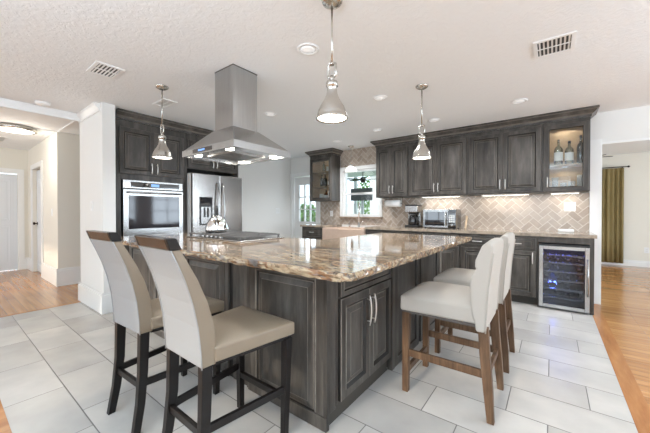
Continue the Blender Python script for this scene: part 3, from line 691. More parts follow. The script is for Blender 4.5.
# --- wine cooler
t = thing('wine_cooler', 'stainless-framed undercounter wine cooler glowing blue at the counter end', 'wine cooler', (-0.126, 4.50, 0.012))
ww, wh = 0.471, 0.775
mb = MB(); mb.box(0, ww, 0.03, 0.05, 0, wh); mb.bm.free(); mb = MB()
mb.box(0, 0.02, 0.035, 0.55, 0, wh); mb.box(ww - 0.02, ww, 0.035, 0.55, 0, wh); mb.box(0.02, ww - 0.02, 0.035, 0.55, 0, 0.06); mb.box(0.02, ww - 0.02, 0.035, 0.55, wh - 0.03, wh); mb.box(0.02, ww - 0.02, 0.52, 0.55, 0.06, wh - 0.03)
mb.build('body', 'blackmetal', t)
mb = MB(); f_ = 0.042
mb.box(0, f_, 0, 0.033, 0.01, wh - 0.02); mb.box(ww - f_, ww, 0, 0.033, 0.01, wh - 0.02); mb.box(f_, ww - f_, 0, 0.033, 0.01, 0.01 + f_); mb.box(f_, ww - f_, 0, 0.033, wh - 0.02 - f_, wh - 0.02)
d = mb.build('door', 'steel', t, bevel=0.003)
MB().box(f_, ww - f_, 0.012, 0.016, 0.05, wh - 0.06).build('pane', 'coolerglass', d)
MB().tube([(ww - 0.018, -0.03, 0.20), (ww - 0.018, -0.03, 0.62)], 0.008, 8).tube([(ww - 0.018, 0, 0.24), (ww - 0.018, -0.03, 0.24)], 0.006, 8).tube([(ww - 0.018, 0, 0.58), (ww - 0.018, -0.03, 0.58)], 0.006, 8).build('handle', 'steel', d)
SH = [0.13, 0.235, 0.34, 0.445, 0.55, 0.64]
for z in SH:
    mb = MB(); mb.box(0.022, ww - 0.022, 0.045, 0.06, z - 0.012, z + 0.006)
    for i in range(7): x = 0.04 + i * (ww - 0.08) / 6; mb.tube([(x, 0.06, z - 0.004), (x, 0.50, z - 0.004)], 0.003, 6)
    mb.build('shelf', 'nickel', t)
MB().box(0.08, 0.25, 0.08, 0.10, wh - 0.040, wh - 0.034).build('light_strip', 'blueled', t)
l = bpy.data.lights.new('cooler_light', 'AREA'); l.size = 0.3; l.size_y = 0.2; l.energy = 7; l.color = (0.15, 0.22, 1.0)
lo = bpy.data.objects.new('cooler_light', l); col.objects.link(lo); lo.parent = t; lo.location = (0.2, 0.25, wh - 0.045)
l = bpy.data.lights.new('cooler_light', 'POINT'); l.energy = 4; l.color = (0.12, 0.2, 1.0); l.shadow_soft_size = 0.03
lo = bpy.data.objects.new('cooler_light', l); col.objects.link(lo); lo.parent = t; lo.location = (0.13, 0.3, 0.29)
names = {0: 'bottom', 1: 'second', 2: 'third', 3: 'fourth', 4: 'fifth'}
pos = ['far left', 'left of centre', 'right of centre', 'far right']
for si, z in enumerate(SH[:5]):
    for i in range(4):
        if (si * 5 + i * 3) % 7 == 0: continue
        x = -0.126 + 0.085 + i * 0.10
        mb = MB(); mb.lathe([(0.012, -0.29), (0.0135, -0.26), (0.0135, -0.20), (0.036, -0.14), (0.037, 0.0), (0.03, 0.005)], seg=14, ax='y')
        for v_ in mb.bm.verts: pass
        b_ = mb.build('wine_bottle', ['greenglass' if (si + i) % 2 else 'blackglass'], loc=(x, 4.875, 0.012 + z + 0.002 + 0.0375), label='wine bottle lying %s on the %s rack up in the cooler' % (pos[i], names[si]), cat='bottle', group='wine bottles in the cooler')

# ------------------------------------------------------------------ island
IX0, IX1, IY0, IY1 = -3.62, -0.95, 1.27, 2.03
isl = thing('kitchen_island', 'large L-shaped charcoal panelled island base under the granite top', 'island', (0, 0, 0))
mb = MB()
mb.box(IX0, -1.66, 1.285, 2.0, 0.0, 0.868); mb.box(-1.655, -1.02, 1.29, 3.26, 0.0, 0.868)
mb.box(-1.02, -0.955, 1.345, 2.035, 0.10, 0.868); mb.box(-1.02, -0.955, 2.075, 3.26, 0, 0.868)
mb.build('body', ['cab', 'gap'], isl)
def panel(x0, x1, z0, z1, y, name='panel', rz=None, ox=0):
    mb = MB(); mb.rings(x1 - x0, z1 - z0, [(0, 0.012, 0), (0, -0.008, 0), (0.002, -0.010, 1), (0.052, -0.010, 0), (0.055, -0.014, 1), (0.064, -0.008, 1), (0.070, 0.001, 2), (0.077, 0.001, 0), (0.081, -0.001, 1), (0.112, -0.008, 0), (0.115, -0.009, 1)], 0, 0)
    o = mb.build(name, CM, isl, recalc=False)
    if rz is None: o.location = (x0, y, z0)
    else: o.location = (y, x0, z0); o.rotation_euler = (0, 0, R(90))
    return o
# front side (faces the camera side, -y)
panel(-1.59, -0.975, 0.0, 0.866, 1.276)
MB().box(-0.975, -0.95, 1.262, 1.285, 0, 0.868).box(-0.975, -0.95, 1.285, 1.345, 0.085, 0.868).build('corner_post', 'cab', isl, bevel=0.002)
MB().box(-1.60, -0.95, 1.255, 1.266, 0, 0.075).build('base_moulding', 'cab', isl, bevel=0.003)
MB().box(-1.625, -1.592, 1.266, 1.29, 0.0, 0.868).box(-1.79, -1.625, 1.276, 1.29, 0, 0.868).build('filler_panel', 'cab', isl, bevel=0.002)
MB().box(-1.835, -1.79, 1.283, 1.288, 0, 0.868).build('reveal_shade', 'cabdark', isl)  # dark strip stands in for the shade of the recessed gap
MB().box(-1.875, -1.835, 1.268, 1.288, 0, 0.868).build('stile', 'cab', isl, bevel=0.002)
for a, b in ((-2.46, -1.88), (-3.05, -2.47), (-3.61, -3.06)): panel(a, b, 0.02, 0.86, 1.276)
# right side (faces +x)
t_ = thing('tmp', '', ''); bpy.data.objects.remove(t_)
def side(name, y0, y1, z0, z1, prof, hy=None, hz=None, hv=True, hl=0.15):
    mb = MB(); mb.rings(y1 - y0, z1 - z0, prof, 0, 0); o = mb.build(name, CM, isl, recalc=False); o.location = (-0.951, y0, z0); o.rotation_euler = (0, 0, R(90))
    if hy is not None: handle(o, hy - y0, hz - z0, length=hl, vertical=hv)
    return o
MB().box(-0.956, -0.948, 1.346, 1.365, 0.10, 0.868).build('stile', 'cab', isl)
side('drawer', 1.37, 2.02, 0.70, 0.855, DRAWPROF, 1.695, 0.79, False, 0.15)
side('door', 1.37, 1.693, 0.115, 0.690, DOORPROF, 1.665, 0.555, True, 0.19)
side('door', 1.698, 2.02, 0.115, 0.690, DOORPROF, 1.728, 0.555, True, 0.19)
MB().box(-0.985, -0.972, 1.285, 2.035, 0, 0.10).build('toe_kick', 'gap', isl)
side('panel', 2.10, 2.62, 0.0, 0.866, [(0, 0.012, 0), (0, -0.01, 0), (0.06, -0.01, 0), (0.064, -0.012, 1), (0.072, 0.0, 2), (0.08, 0.0, 0)])
MB().box(-0.975, -0.935, 2.05, 2.095, 0, 0.868).build('stile', 'cab', isl, bevel=0.002)
side('panel', 2.67, 3.20, 0.0, 0.866, [(0, 0.012, 0), (0, -0.01, 0), (0.06, -0.01, 0), (0.064, -0.012, 1), (0.072, 0.0, 2), (0.08, 0.0, 0)])
MB().box(-0.99, -0.93, 3.205, 3.27, 0, 0.868).build('corner_post', 'cablight', isl, bevel=0.004)
slab('granite_countertop', [(-3.68, 1.05), (-0.72, 1.05), (-0.68, 1.09), (-0.67, 3.42), (-1.70, 3.42), (-1.72, 2.22), (-3.68, 2.22)], 0.876, 0.915, 'granite', jit=0.010, step=0.025,
     label='L-shaped swirled brown and cream granite top on the island', cat='countertop')

# cooktop
CX0, CX1, CY0, CY1 = -3.05, -2.13, 1.60, 2.13
t = thing('gas_cooktop', 'stainless gas cooktop with black grates set in the granite island top', 'cooktop', (CX0, CY0, 0.916))
cw, cdp = CX1 - CX0, CY1 - CY0
MB().box(0, cw, 0, cdp, 0, 0.010).build('tray', 'steel', t, bevel=0.004)
for (x, y, r) in ((0.17, 0.14, 0.04), (0.17, 0.38, 0.035), (0.45, 0.26, 0.055), (0.73, 0.14, 0.035), (0.73, 0.38, 0.04)):
    MB().lathe([(r * 1.3, 0.010), (r * 1.3, 0.016), (r, 0.018), (r, 0.026), (r * 0.6, 0.029)], (x, y, 0), 20).build('burner', 'iron', t)
for i in range(3):
    x0 = 0.02 + i * 0.29; x1 = x0 + 0.275; mb = MB()
    for y in (0.03, cdp - 0.03): mb.box(x0, x1, y - 0.006, y + 0.006, 0.030, 0.044)
    for x in (x0 + 0.006, x1 - 0.006): mb.box(x - 0.006, x + 0.006, 0.03, cdp - 0.03, 0.030, 0.044)
    for j in range(1, 5): x = x0 + (x1 - x0) * j / 5; mb.box(x - 0.004, x + 0.004, 0.03, cdp - 0.03, 0.032, 0.048)
    mb.box(x0, x1, cdp / 2 - 0.005, cdp / 2 + 0.005, 0.032, 0.046)
    for x in (x0 + 0.01, x1 - 0.01):
        for y in (0.035, cdp - 0.035): mb.box(x - 0.008, x + 0.008, y - 0.008, y + 0.008, 0.0105, 0.032)
    mb.build('grate', 'iron', t, bevel=0.002, seg=1)
for i in range(5):
    MB().lathe([(0.017, 0.010), (0.017, 0.03), (0.014, 0.034)], (0.30 + i * 0.075, 0.018, 0), 14).build('knob', 'steel', t)
# kettle
t = thing('tea_kettle', 'shiny chrome tea kettle on the left rear burner of the cooktop', 'kettle', (-2.80, 1.80, 0.9655)); t.scale = (1.04, 1.04, 1.2)
MB().lathe([(0.095, 0), (0.112, 0.012), (0.113, 0.03), (0.098, 0.075), (0.072, 0.115), (0.045, 0.135)], seg=32).build('body', 'chrome', t)
o = MB().lathe([(0.046, 0.133), (0.044, 0.142), (0.02, 0.150)], seg=24).build('lid', 'chrome', t)
MB().lathe([(0.008, 0.15), (0.016, 0.162), (0.014, 0.172), (0.006, 0.176)], seg=14).build('knob', 'blackmetal', o)
MB().tube([(0.06, -0.05, 0.07), (0.095, -0.08, 0.10), (0.115, -0.095, 0.135)], [0.024, 0.016, 0.012], 12).build('spout', 'chrome', t)
MB().tube([(-0.075 * math.cos(a), 0.06 * math.cos(a), 0.11 + 0.115 * math.sin(a)) for a in [R(x) for x in range(0, 181, 15)]], 0.008, 10).build('handle', 'blackmetal', t)

# range hood
t = thing('range_hood', 'stainless pyramid island range hood hanging from the ceiling with lit lamps', 'range hood', (-2.30, 1.68, 1.675))
hx, hy = 0.385, 0.305; zt = 0.055
mb = MB()
mb.hexa([(-0.135, -0.13, CEIL - 1.677), (0.135, -0.13, CEIL - 1.677), (0.135, 0.13, CEIL - 1.677), (-0.135, 0.13, CEIL - 1.677)][::-1], [(-0.135, -0.13, 0.22), (0.135, -0.13, 0.22), (0.135, 0.13, 0.22), (-0.135, 0.13, 0.22)][::-1])
mb.build('chimney', 'hood', t, bevel=0.002)
MB().box(-0.137, 0.137, -0.132, 0.132, CEIL - 1.682, CEIL - 1.676).build('ceiling_collar', 'gap', t)
def rect(a, b, z): return [(-a, -b, z), (a, -b, z), (a, b, z), (-a, b, z)]
MB().hexa(rect(hx - 0.005, hy - 0.005, zt), rect(0.145, 0.14, 0.235)).build('canopy', 'hood', t, bevel=0.002)
mb = MB(); rr = [rect(hx - 0.03, hy - 0.03, 0.012), rect(hx - 0.03, hy - 0.03, 0.0), rect(hx, hy, 0.0), rect(hx, hy, zt), rect(hx - 0.01, hy - 0.01, zt)]
R_ = [[mb.v(p) for p in q] for q in rr]
for a, b in zip(R_, R_[1:]):
    for i in range(4): j = (i + 1) % 4; mb.face([a[i], a[j], b[j], b[i]])
mb.face(R_[0]); rim = mb.build('rim', 'hood', t)
MB().box(-0.20, 0.09, -hy - 0.003, -hy + 0.002, 0.012, 0.045).build('control_panel', 'blackglass', rim)
MB().box(-0.11, -0.01, -hy - 0.004, -hy - 0.0025, 0.021, 0.036).build('clock', 'display', rim)
for i, (x0, x1) in enumerate(((-0.19, -0.005), (0.005, 0.19))):
    mb = MB(); mb.box(x0, x1, -0.17, 0.17, 0.003, 0.0118)
    for j in range(8): xx = x0 + 0.015 + j * (x1 - x0 - 0.03) / 7; mb.box(xx - 0.004, xx + 0.004, -0.16, 0.16, -0.001, 0.003)
    mb.build('baffle_filter', 'steel', t)
for x in (-0.235, 0.235):
    for y in (-0.235, 0.235):
        MB().lathe([(0.03, 0.0118), (0.034, 0.004), (0.028, 0.002)], (x, y, 0), 16).build('lamp', 'bulbhood', t)
        l = bpy.data.lights.new('hood_lamp', 'SPOT'); l.energy = 5; l.spot_size = R(110); l.color = (1, 0.93, 0.82); l.shadow_soft_size = 0.02
        lo = bpy.data.objects.new('hood_lamp', l); col.objects.link(lo); lo.parent = t; lo.location = (x, y, -0.008)

# ------------------------------------------------------------------ pendants
def pendant(x, y, zb, label, small=False):
    t = thing('pendant_lamp', label, 'pendant lamp', (x, y, zb), 0, 'pendant lamps')
    H_ = CEIL - zb
    MB().lathe([(0.012, -0.035), (0.03, -0.030), (0.056, -0.016), (0.062, -0.006), (0.062, -0.0005)], (0, 0, H_), 24).build('canopy', 'nickel', t)
    MB().tube([(0, 0, 0.33), (0, 0, H_ - 0.03)], 0.006, 10).build('rod', 'nickel', t)
    mb = MB()
    for s in (-1, 1): mb.tube([(s * 0.006, 0, 0.335), (s * 0.026, 0, 0.325), (s * 0.029, 0, 0.29), (s * 0.026, 0, 0.255), (s * 0.010, 0, 0.245)], 0.007, 8)
    mb.lathe([(0.014, 0.322), (0.014, 0.338)], seg=14); mb.lathe([(0.008, 0.225), (0.012, 0.235), (0.012, 0.258)], seg=14); mb.build('yoke', 'nickel', t)
    s = MB().lathe([(0.016, 0.232), (0.033, 0.222), (0.036, 0.21), (0.036, 0.195), (0.029, 0.19), (0.030, 0.165), (0.034, 0.145), (0.042, 0.125), (0.056, 0.10), (0.072, 0.074), (0.083, 0.048), (0.089, 0.024), (0.091, 0.010), (0.096, 0.006), (0.096, 0.0), (0.090, 0.0), (0.086, 0.014), (0.080, 0.036), (0.066, 0.066), (0.045, 0.095), (0.015, 0.11)], seg=40).build('lamp_shade', 'nickel', t)
    MB().lathe([(0.086, 0.006), (0.08, 0.008), (0.05, 0.012), (0.01, 0.014)], seg=32).build('diffuser', 'bulb', t)
    l = bpy.data.lights.new('pendant_light', 'SPOT'); l.energy = 9; l.spot_size = R(150); l.spot_blend = 0.6; l.color = (1, 0.92, 0.80); l.shadow_soft_size = 0.06
    lo = bpy.data.objects.new('pendant_light', l); col.objects.link(lo); lo.parent = t; lo.location = (0, 0, 0.0)
pendant(-1.053, 1.451, 1.735, 'nearest brushed nickel pendant lamp hanging above the near island corner')
pendant(-1.045, 2.975, 1.715, 'brushed nickel pendant lamp over the far right end of the island')
pendant(-3.13, 1.40, 1.72, 'brushed nickel pendant lamp in front of the oven cabinet doors')
t = thing('pendant_lamp', 'small pendant with white glass shade in front of the sink window', 'pendant lamp', (-3.076, 4.86, 1.96), 0, 'pendant lamps')
MB().lathe([(0.012, 0.445), (0.04, 0.455), (0.06, 0.470), (0.06, 0.4795)], seg=24).build('canopy', 'nickel', t)
MB().tube([(0, 0, 0.13), (0, 0, 0.45)], 0.006, 8).lathe([(0.03, 0.085), (0.03, 0.12), (0.012, 0.14)], seg=16).build('rod', 'nickel', t)
MB().lathe([(0.028, 0.09), (0.05, 0.08), (0.09, 0.045), (0.115, 0.0), (0.11, 0.0), (0.086, 0.04), (0.048, 0.073), (0.02, 0.08)], seg=32).build('lamp_shade', 'shadeglass', t)

# recessed ceiling lights, vents, detectors
cans = [((-1.51, 1.765), 'closest recessed ceiling light, behind the nearest pendant rod', 0.085),
        ((-1.52, 3.00), 'recessed ceiling light left of the far island pendant canopy', 0.08),
        ((-0.306, 4.05), 'recessed ceiling light in front of the glass-door bottle cabinet', 0.085),
        ((-1.30, 4.175), 'recessed ceiling light close to the crown over the countertop oven', 0.085),
        ((-2.90, 2.64), 'recessed ceiling light just right of the range hood chimney', 0.085),
        ((-2.155, 4.15), 'recessed ceiling light before the narrow cabinet right of the sink window', 0.085),
        ((-3.06, 4.36), 'recessed ceiling light before the small pendant at the sink', 0.085)]
for (x, y), lb, r in cans:
    t = thing('recessed_light', lb, 'ceiling light', (x, y, CEIL), 0, 'recessed ceiling lights')
    MB().lathe([(r, -0.0005), (r, -0.006), (r * 0.85, -0.009), (r * 0.72, -0.004), (r * 0.72, -0.0005)], seg=32).build('trim_ring', 'white', t)
    MB().lathe([(r * 0.71, -0.0045), (r * 0.3, -0.006)], seg=28).build('lens', 'canlens', t)
    l = bpy.data.lights.new('can_light', 'SPOT'); l.energy = 50 * (2.3 if (x, y) in ((-2.90, 2.64), (-3.06, 4.36)) else 1); l.spot_size = R(150); l.spot_blend = 0.7; l.color = (0.95, 0.97, 1.0); l.shadow_soft_size = 0.06
    lo = bpy.data.objects.new('can_light', l); col.objects.link(lo); lo.parent = t; lo.location = (0, 0, -0.02)
def vent(x, y, w_, d_, rz, label, n=7, dark='gap'):
    t = thing('ceiling_vent', label, 'vent', (x, y, CEIL), R(rz), 'ceiling vents')
    mb = MB(); a, b = w_ / 2, d_ / 2; f = 0.025
    mb.box(-a, a, -b, -b + f, -0.008, -0.0005); mb.box(-a, a, b - f, b, -0.008, -0.0005); mb.box(-a, -a + f, -b + f, b - f, -0.008, -0.0005); mb.box(a - f, a, -b + f, b - f, -0.008, -0.0005)
    mb.box(-a + f, a - f, -0.004, 0.004, -0.008, -0.003)
    mb.build('frame', 'white', t)
    MB().box(-a + f, a - f, -b + f, b - f, -0.0025, -0.0005).build('backing', 'black' if dark == 'gap' else dark, t)
    for i in range(n):
        xx = -a + f + (i + 0.5) * (w_ - 2 * f) / n; hw = (w_ - 2 * f) / n * 0.17
        MB().hexa([(xx - hw, -b + f, -0.003), (xx - hw + 0.003, -b + f, -0.003), (xx - hw + 0.003, b - f, -0.003), (xx - hw, b - f, -0.003)], [(xx + hw, -b + f, -0.006), (xx + hw + 0.003, -b + f, -0.006), (xx + hw + 0.003, b - f, -0.006), (xx + hw, b - f, -0.006)]).build('slat', 'offwhite', t)
vent(-3.17, 0.935, 0.21, 0.29, 90, 'white ceiling vent with dark slots near the white column', 6)
vent(0.005, 2.86, 0.25, 0.29, 0, 'white ceiling vent with dark slots in the right half of the ceiling', 8)
vent(-3.577, 1.632, 0.28, 0.16, 0, 'pale louvred ceiling vent behind the pendant near the oven cabinet', 8, 'offwhite')
vent(-7.6, 0.60, 0.55, 0.35, 0, 'large pale return vent on the hall ceiling beyond the round light', 9, 'offwhite')
t = thing('smoke_detector', 'round white smoke detector on the kitchen ceiling near the hall opening', 'smoke detector', (-4.68, 0.77, CEIL))
MB().lathe([(0.07, -0.0005), (0.07, -0.012), (0.06, -0.03), (0.03, -0.036)], seg=28).build('housing', 'white', t)
MB().lathe([(0.018, -0.0355), (0.014, -0.039)], (0.0, 0, 0), 14).build('button', 'offwhite', t)
t = thing('flush_ceiling_light', 'round lit flush ceiling light with nickel rim in the hall', 'ceiling light', (-6.35, 0.74, CEIL))
MB().lathe([(0.23, -0.0005), (0.24, -0.02), (0.24, -0.055), (0.215, -0.062), (0.21, -0.05), (0.21, -0.0005)], seg=40).build('rim', 'nickel', t)
MB().lathe([(0.209, -0.045), (0.19, -0.062), (0.1, -0.072), (0.02, -0.074)], seg=36).build('diffuser', 'bulbhall', t)
l = bpy.data.lights.new('hall_light', 'POINT'); l.energy = 14; l.color = (1, 0.93, 0.82); l.shadow_soft_size = 0.2
lo = bpy.data.objects.new('hall_light', l); col.objects.link(lo); lo.parent = t; lo.location = (0, 0, -0.32)

# under-cabinet light bars
for x0, x1, lb in ((-1.75, -1.15, 'glowing light bar under the cabinet above the countertop oven'), (-0.85, -0.25, 'glowing light bar under the wide cabinet left of the bottle cabinet'), (-0.02, 0.28, 'short glowing light bar under the glass-door bottle cabinet')):
    t = thing('under_cabinet_light', lb, 'light bar', ((x0 + x1) / 2, 5.02, UZ0 - 0.0005), 0, 'under-cabinet light bars'); h_ = (x1 - x0) / 2
    MB().box(-h_, h_, -0.02, 0.02, -0.012, 0).build('housing', 'white', t)
    MB().box(-h_ + 0.01, h_ - 0.01, -0.016, 0.016, -0.0145, -0.0121).build('diffuser', 'led', t)
    l = bpy.data.lights.new('bar_light', 'AREA'); l.shape = 'RECTANGLE'; l.size = 2 * h_ - 0.02; l.size_y = 0.03; l.energy = 2.2 * (x1 - x0) / 0.6; l.color = (1, 0.94, 0.85)
    lo = bpy.data.objects.new('bar_light', l); col.objects.link(lo); lo.parent = t; lo.location = (0, 0, -0.017)

# ------------------------------------------------------------------ things on the back counter
t = thing('coffee_maker', 'black and steel drip coffee maker left of the countertop oven', 'coffee maker', (-1.885, 4.97, 0.916))
MB().box(-0.11, 0.11, -0.12, 0.12, 0, 0.035).build('base', 'blackmetal', t, bevel=0.008)
MB().box(-0.11, 0.11, 0.03, 0.12, 0.035, 0.27).build('column', 'steel', t, bevel=0.006)
MB().box(-0.11, 0.11, -0.12, 0.12, 0.25, 0.36).build('brew_head', 'steel', t, bevel=0.012)
MB().box(-0.105, 0.105, -0.115, 0.115, 0.36, 0.385).build('lid', 'blackmetal', t, bevel=0.008)
o = MB().lathe([(0.055, 0.037), (0.072, 0.05), (0.075, 0.11), (0.055, 0.17), (0.05, 0.19)], (0, -0.04, 0), 24).build('carafe', 'blackglass', t)
MB().lathe([(0.052, 0.19), (0.052, 0.205), (0.02, 0.21)], (0, -0.04, 0), 20).build('lid', 'blackmetal', o)
MB().tube([(0.05, -0.06, 0.18), (0.10, -0.09, 0.17), (0.10, -0.09, 0.08), (0.068, -0.065, 0.07)], 0.008, 8).build('handle', 'blackmetal', o)
MB().lathe([(0.06, 0.215), (0.075, 0.25)], (0, -0.035, 0), 20).build('filter_basket', 'blackmetal', t)
t = thing('countertop_oven', 'stainless countertop microwave oven with reflective glass door on the back counter', 'microwave', (-1.66, 4.80, 0.916))
MB().box(0, 0.50, 0.01, 0.32, 0.012, 0.30).build('body', 'steel', t, bevel=0.004)
d = MB().box(0.0, 0.385, -0.008, 0.009, 0.015, 0.297).build('door', 'steel', t, bevel=0.003)
MB().box(0.03, 0.33, -0.011, -0.007, 0.045, 0.262).build('window', 'blackglass', d)
MB().tube([(0.362, -0.035, 0.05), (0.362, -0.035, 0.262)], 0.007, 8).tube([(0.362, -0.006, 0.07), (0.362, -0.035, 0.07)], 0.005, 8).tube([(0.362, -0.006, 0.24), (0.362, -0.035, 0.24)], 0.005, 8).build('handle', 'steel', d)
o = MB().box(0.389, 0.50, -0.008, 0.009, 0.015, 0.297).build('control_panel', 'blackglass', t, bevel=0.002)
MB().box(0.40, 0.49, -0.0105, -0.0082, 0.235, 0.275).build('clock', 'screen', o)
mb = MB()
for i in range(3):
    for j in range(4): mb.box(0.403 + i * 0.03, 0.425 + i * 0.03, -0.0105, -0.0082, 0.10 + j * 0.03, 0.12 + j * 0.03)
mb.build('keypad', 'offwhite', o)
MB().lathe([(0.02, -0.008), (0.02, -0.022), (0.014, -0.024)], (0.445, 0, 0.06), 16, ax='y').build('knob', 'steel', o)
for x in (0.03, 0.47):
    for y in (0.03, 0.29): MB().box(x - 0.012, x + 0.012, y - 0.012, y + 0.012, 0, 0.012).build('foot', 'blackmetal', t)
t = thing('cutting_board', 'upright wooden board leaning on the tiles right of the countertop oven', 'board', (-1.09, 5.02, 0.916))
MB().hexa([(0, 0, 0.0), (0.03, 0, 0.0), (0.03, 0.015, 0.0), (0, 0.015, 0.0)], [(0, 0.10, 0.20), (0.03, 0.10, 0.20), (0.03, 0.115, 0.20), (0, 0.115, 0.20)]).build('board', 'cabin', t, bevel=0.003)
t = thing('paper_towel_holder', 'white paper towel roll mounted under the narrow cabinet beside the window', 'paper towel', (-2.25, 4.96, 1.325))
MB().lathe([(0.02, -0.14), (0.062, -0.14), (0.062, 0.14), (0.02, 0.14)], seg=32, ax='x', close=False).lathe([(0.0195, -0.139), (0.0195, 0.139)], seg=16, ax='x').build('roll', 'paper', t)
MB().tube([(-0.165, 0, 0), (0.165, 0, 0)], 0.008, 8).box(-0.172, -0.164, -0.02, 0.02, -0.02, 0.104).box(0.164, 0.172, -0.02, 0.02, -0.02, 0.104).build('bracket', 'nickel', t)
t = thing('plastic_box', 'small white plastic box lying at the right end of the back counter', 'box', (0.145, 5.02, 0.916))
MB().box(-0.08, 0.08, -0.05, 0.05, 0, 0.035).build('case', 'white', t, bevel=0.008, seg=3)
def plate(x, y, z, rz, label, w_=0.115, h_=0.12, kind='outlet', group=None):
    nm = 'light_switch' if kind == 'switch' else 'wall_outlet'
    t = thing(nm, label, 'light switch' if kind == 'switch' else 'outlet', (x, y, z), R(rz), group)
    MB().box(-w_ / 2, w_ / 2, -0.006, -0.0005, -h_ / 2, h_ / 2).build('cover_plate', 'white', t, bevel=0.002)
    n = 2 if w_ > 0.1 else 1
    for i in range(n):
        xx = (i - (n - 1) / 2) * 0.048
        if kind == 'switch': MB().box(xx - 0.016, xx + 0.016, -0.010, -0.0055, -0.034, 0.034).build('rocker', 'offwhite', t, bevel=0.002)
        else:
            for zz in (-0.02, 0.02): MB().box(xx - 0.014, xx + 0.014, -0.008, -0.0055, zz - 0.014, zz + 0.014).build('socket', 'offwhite', t, bevel=0.002)
plate(0.188, 5.143, 1.245, 0, 'double white outlet plate on the herringbone tiles under the bottle cabinet', 0.12)
plate(-3.74, 5.143, 1.14, 0, 'outlet plate on tiles under the small left glass cabinet', 0.075)
plate(-4.51, 1.18, 1.25, 0, 'white switch plate on the column beside the oven tower', 0.075, kind='switch')
plate(-4.95, 4.72, 1.20, 90, 'white switch plate on the wall between refrigerator and glazed door', 0.12, kind='switch')
plate(-6.55, 1.18, 1.17, 0, 'white switch plate on the hall wall beside the side door', 0.075, kind='switch')
plate(1.60, 9.15, 0.36, 0, 'white outlet plate low on the dining wall right of the curtain', 0.075)

# contents of the glass cabinets
def bottle(x, y, z, r, h, m, label, lab=True, cap='nickel'):
    t = thing('liquor_bottle', label, 'bottle', (x, y, z), 0, 'bottles in the glass cabinets')
    MB().lathe([(r * 0.9, 0), (r, 0.006), (r, h * 0.60), (r * 0.8, h * 0.68), (r * 0.32, h * 0.76), (r * 0.30, h * 0.90)], seg=20).build('body', m, t)
    MB().lathe([(r * 0.36, h * 0.90), (r * 0.36, h)], seg=14).build('cap', cap, t)
    if lab: MB().lathe([(r * 1.02, h * 0.16), (r * 1.02, h * 0.50)], seg=20, close=False).build('paper_label', 'paper', t)
    return t
def glassware(x, y, z, r, h, label, name='drinking_glass'):
    MB().lathe([(r * 0.8, 0), (r, h), (r * 0.93, h), (r * 0.72, 0.008)], seg=18).build(name, 'tumbler', loc=(x, y, z), label=label, cat='glass', group='glassware in the bottle cabinet')
zs = 1.786
bottle(0.062, 4.95, zs, 0.046, 0.33, 'bottleglass', 'clear bottle with white label, leftmost on the upper cabinet shelf')
bottle(0.172, 4.95, zs, 0.045, 0.30, 'bottleglass', 'clear bottle with blue-grey cap, middle of the three upper shelf bottles', cap='blackmetal')
bottle(0.285, 4.97, zs, 0.040, 0.36, 'greenglass', 'dark green bottle, rightmost on the upper cabinet shelf', False, 'blackmetal')
zs = UZ0 + 0.0225
for x, r, h, lb in ((0.03, 0.036, 0.17, 'tall clear glass at the left of the bottle cabinet bottom shelf'), (0.115, 0.034, 0.10, 'short clear tumbler second from left on the cabinet bottom shelf'), (0.195, 0.040, 0.115, 'wide clear tumbler third from left on the cabinet bottom shelf'), (0.28, 0.035, 0.19, 'tall clear glass at the right of the cabinet bottom shelf')): glassware(x, 4.94, zs, r, h, lb)
def mug(x, z, r, h, m, label):
    t = thing('mug', label, 'mug', (x, 4.95, z), 0, 'items in the small left cabinet')
    MB().lathe([(r * 0.9, 0), (r, 0.01), (r, h), (r * 0.92, h), (r * 0.85, 0.012)], seg=18).build('cup', m, t)
    MB().tube([(r * 0.97, 0, h * 0.8), (r * 1.5, 0, h * 0.7), (r * 1.5, 0, h * 0.35), (r * 0.97, 0, h * 0.2)], 0.006, 8).build('handle', m, t)
bottle(-3.80, 4.95, 2.011, 0.030, 0.22, 'bottleglass', 'slim pale bottle on the top shelf of the small left cabinet', False)
mug(-3.69, 2.011, 0.04, 0.10, 'white', 'white mug on the top shelf of the small left cabinet')
bottle(-3.86, 4.96, 1.701, 0.038, 0.26, 'greenglass', 'dark bottle left on the middle shelf of the small left cabinet', False, 'blackmetal')
bottle(-3.76, 4.94, 1.701, 0.042, 0.25, 'greenglass', 'dark bottle centred on the middle shelf of the small left cabinet', False, 'nickel')
bottle(-3.66, 4.96, 1.701, 0.036, 0.22, 'amber', 'amber bottle right on the middle shelf of the small left cabinet', True, 'blackmetal')
mug(-3.86, 1.4225, 0.045, 0.13, 'offwhite', 'grey-white mug left on the bottom shelf of the small left cabinet')
bottle(-3.74, 4.95, 1.4225, 0.042, 0.20, 'amber', 'squat amber bottle on the bottom shelf of the small left cabinet', True, 'blackmetal')
bottle(-3.64, 4.95, 1.4225, 0.034, 0.21, 'greenglass', 'dark bottle right on the bottom shelf of the small left cabinet', False, 'blackmetal')

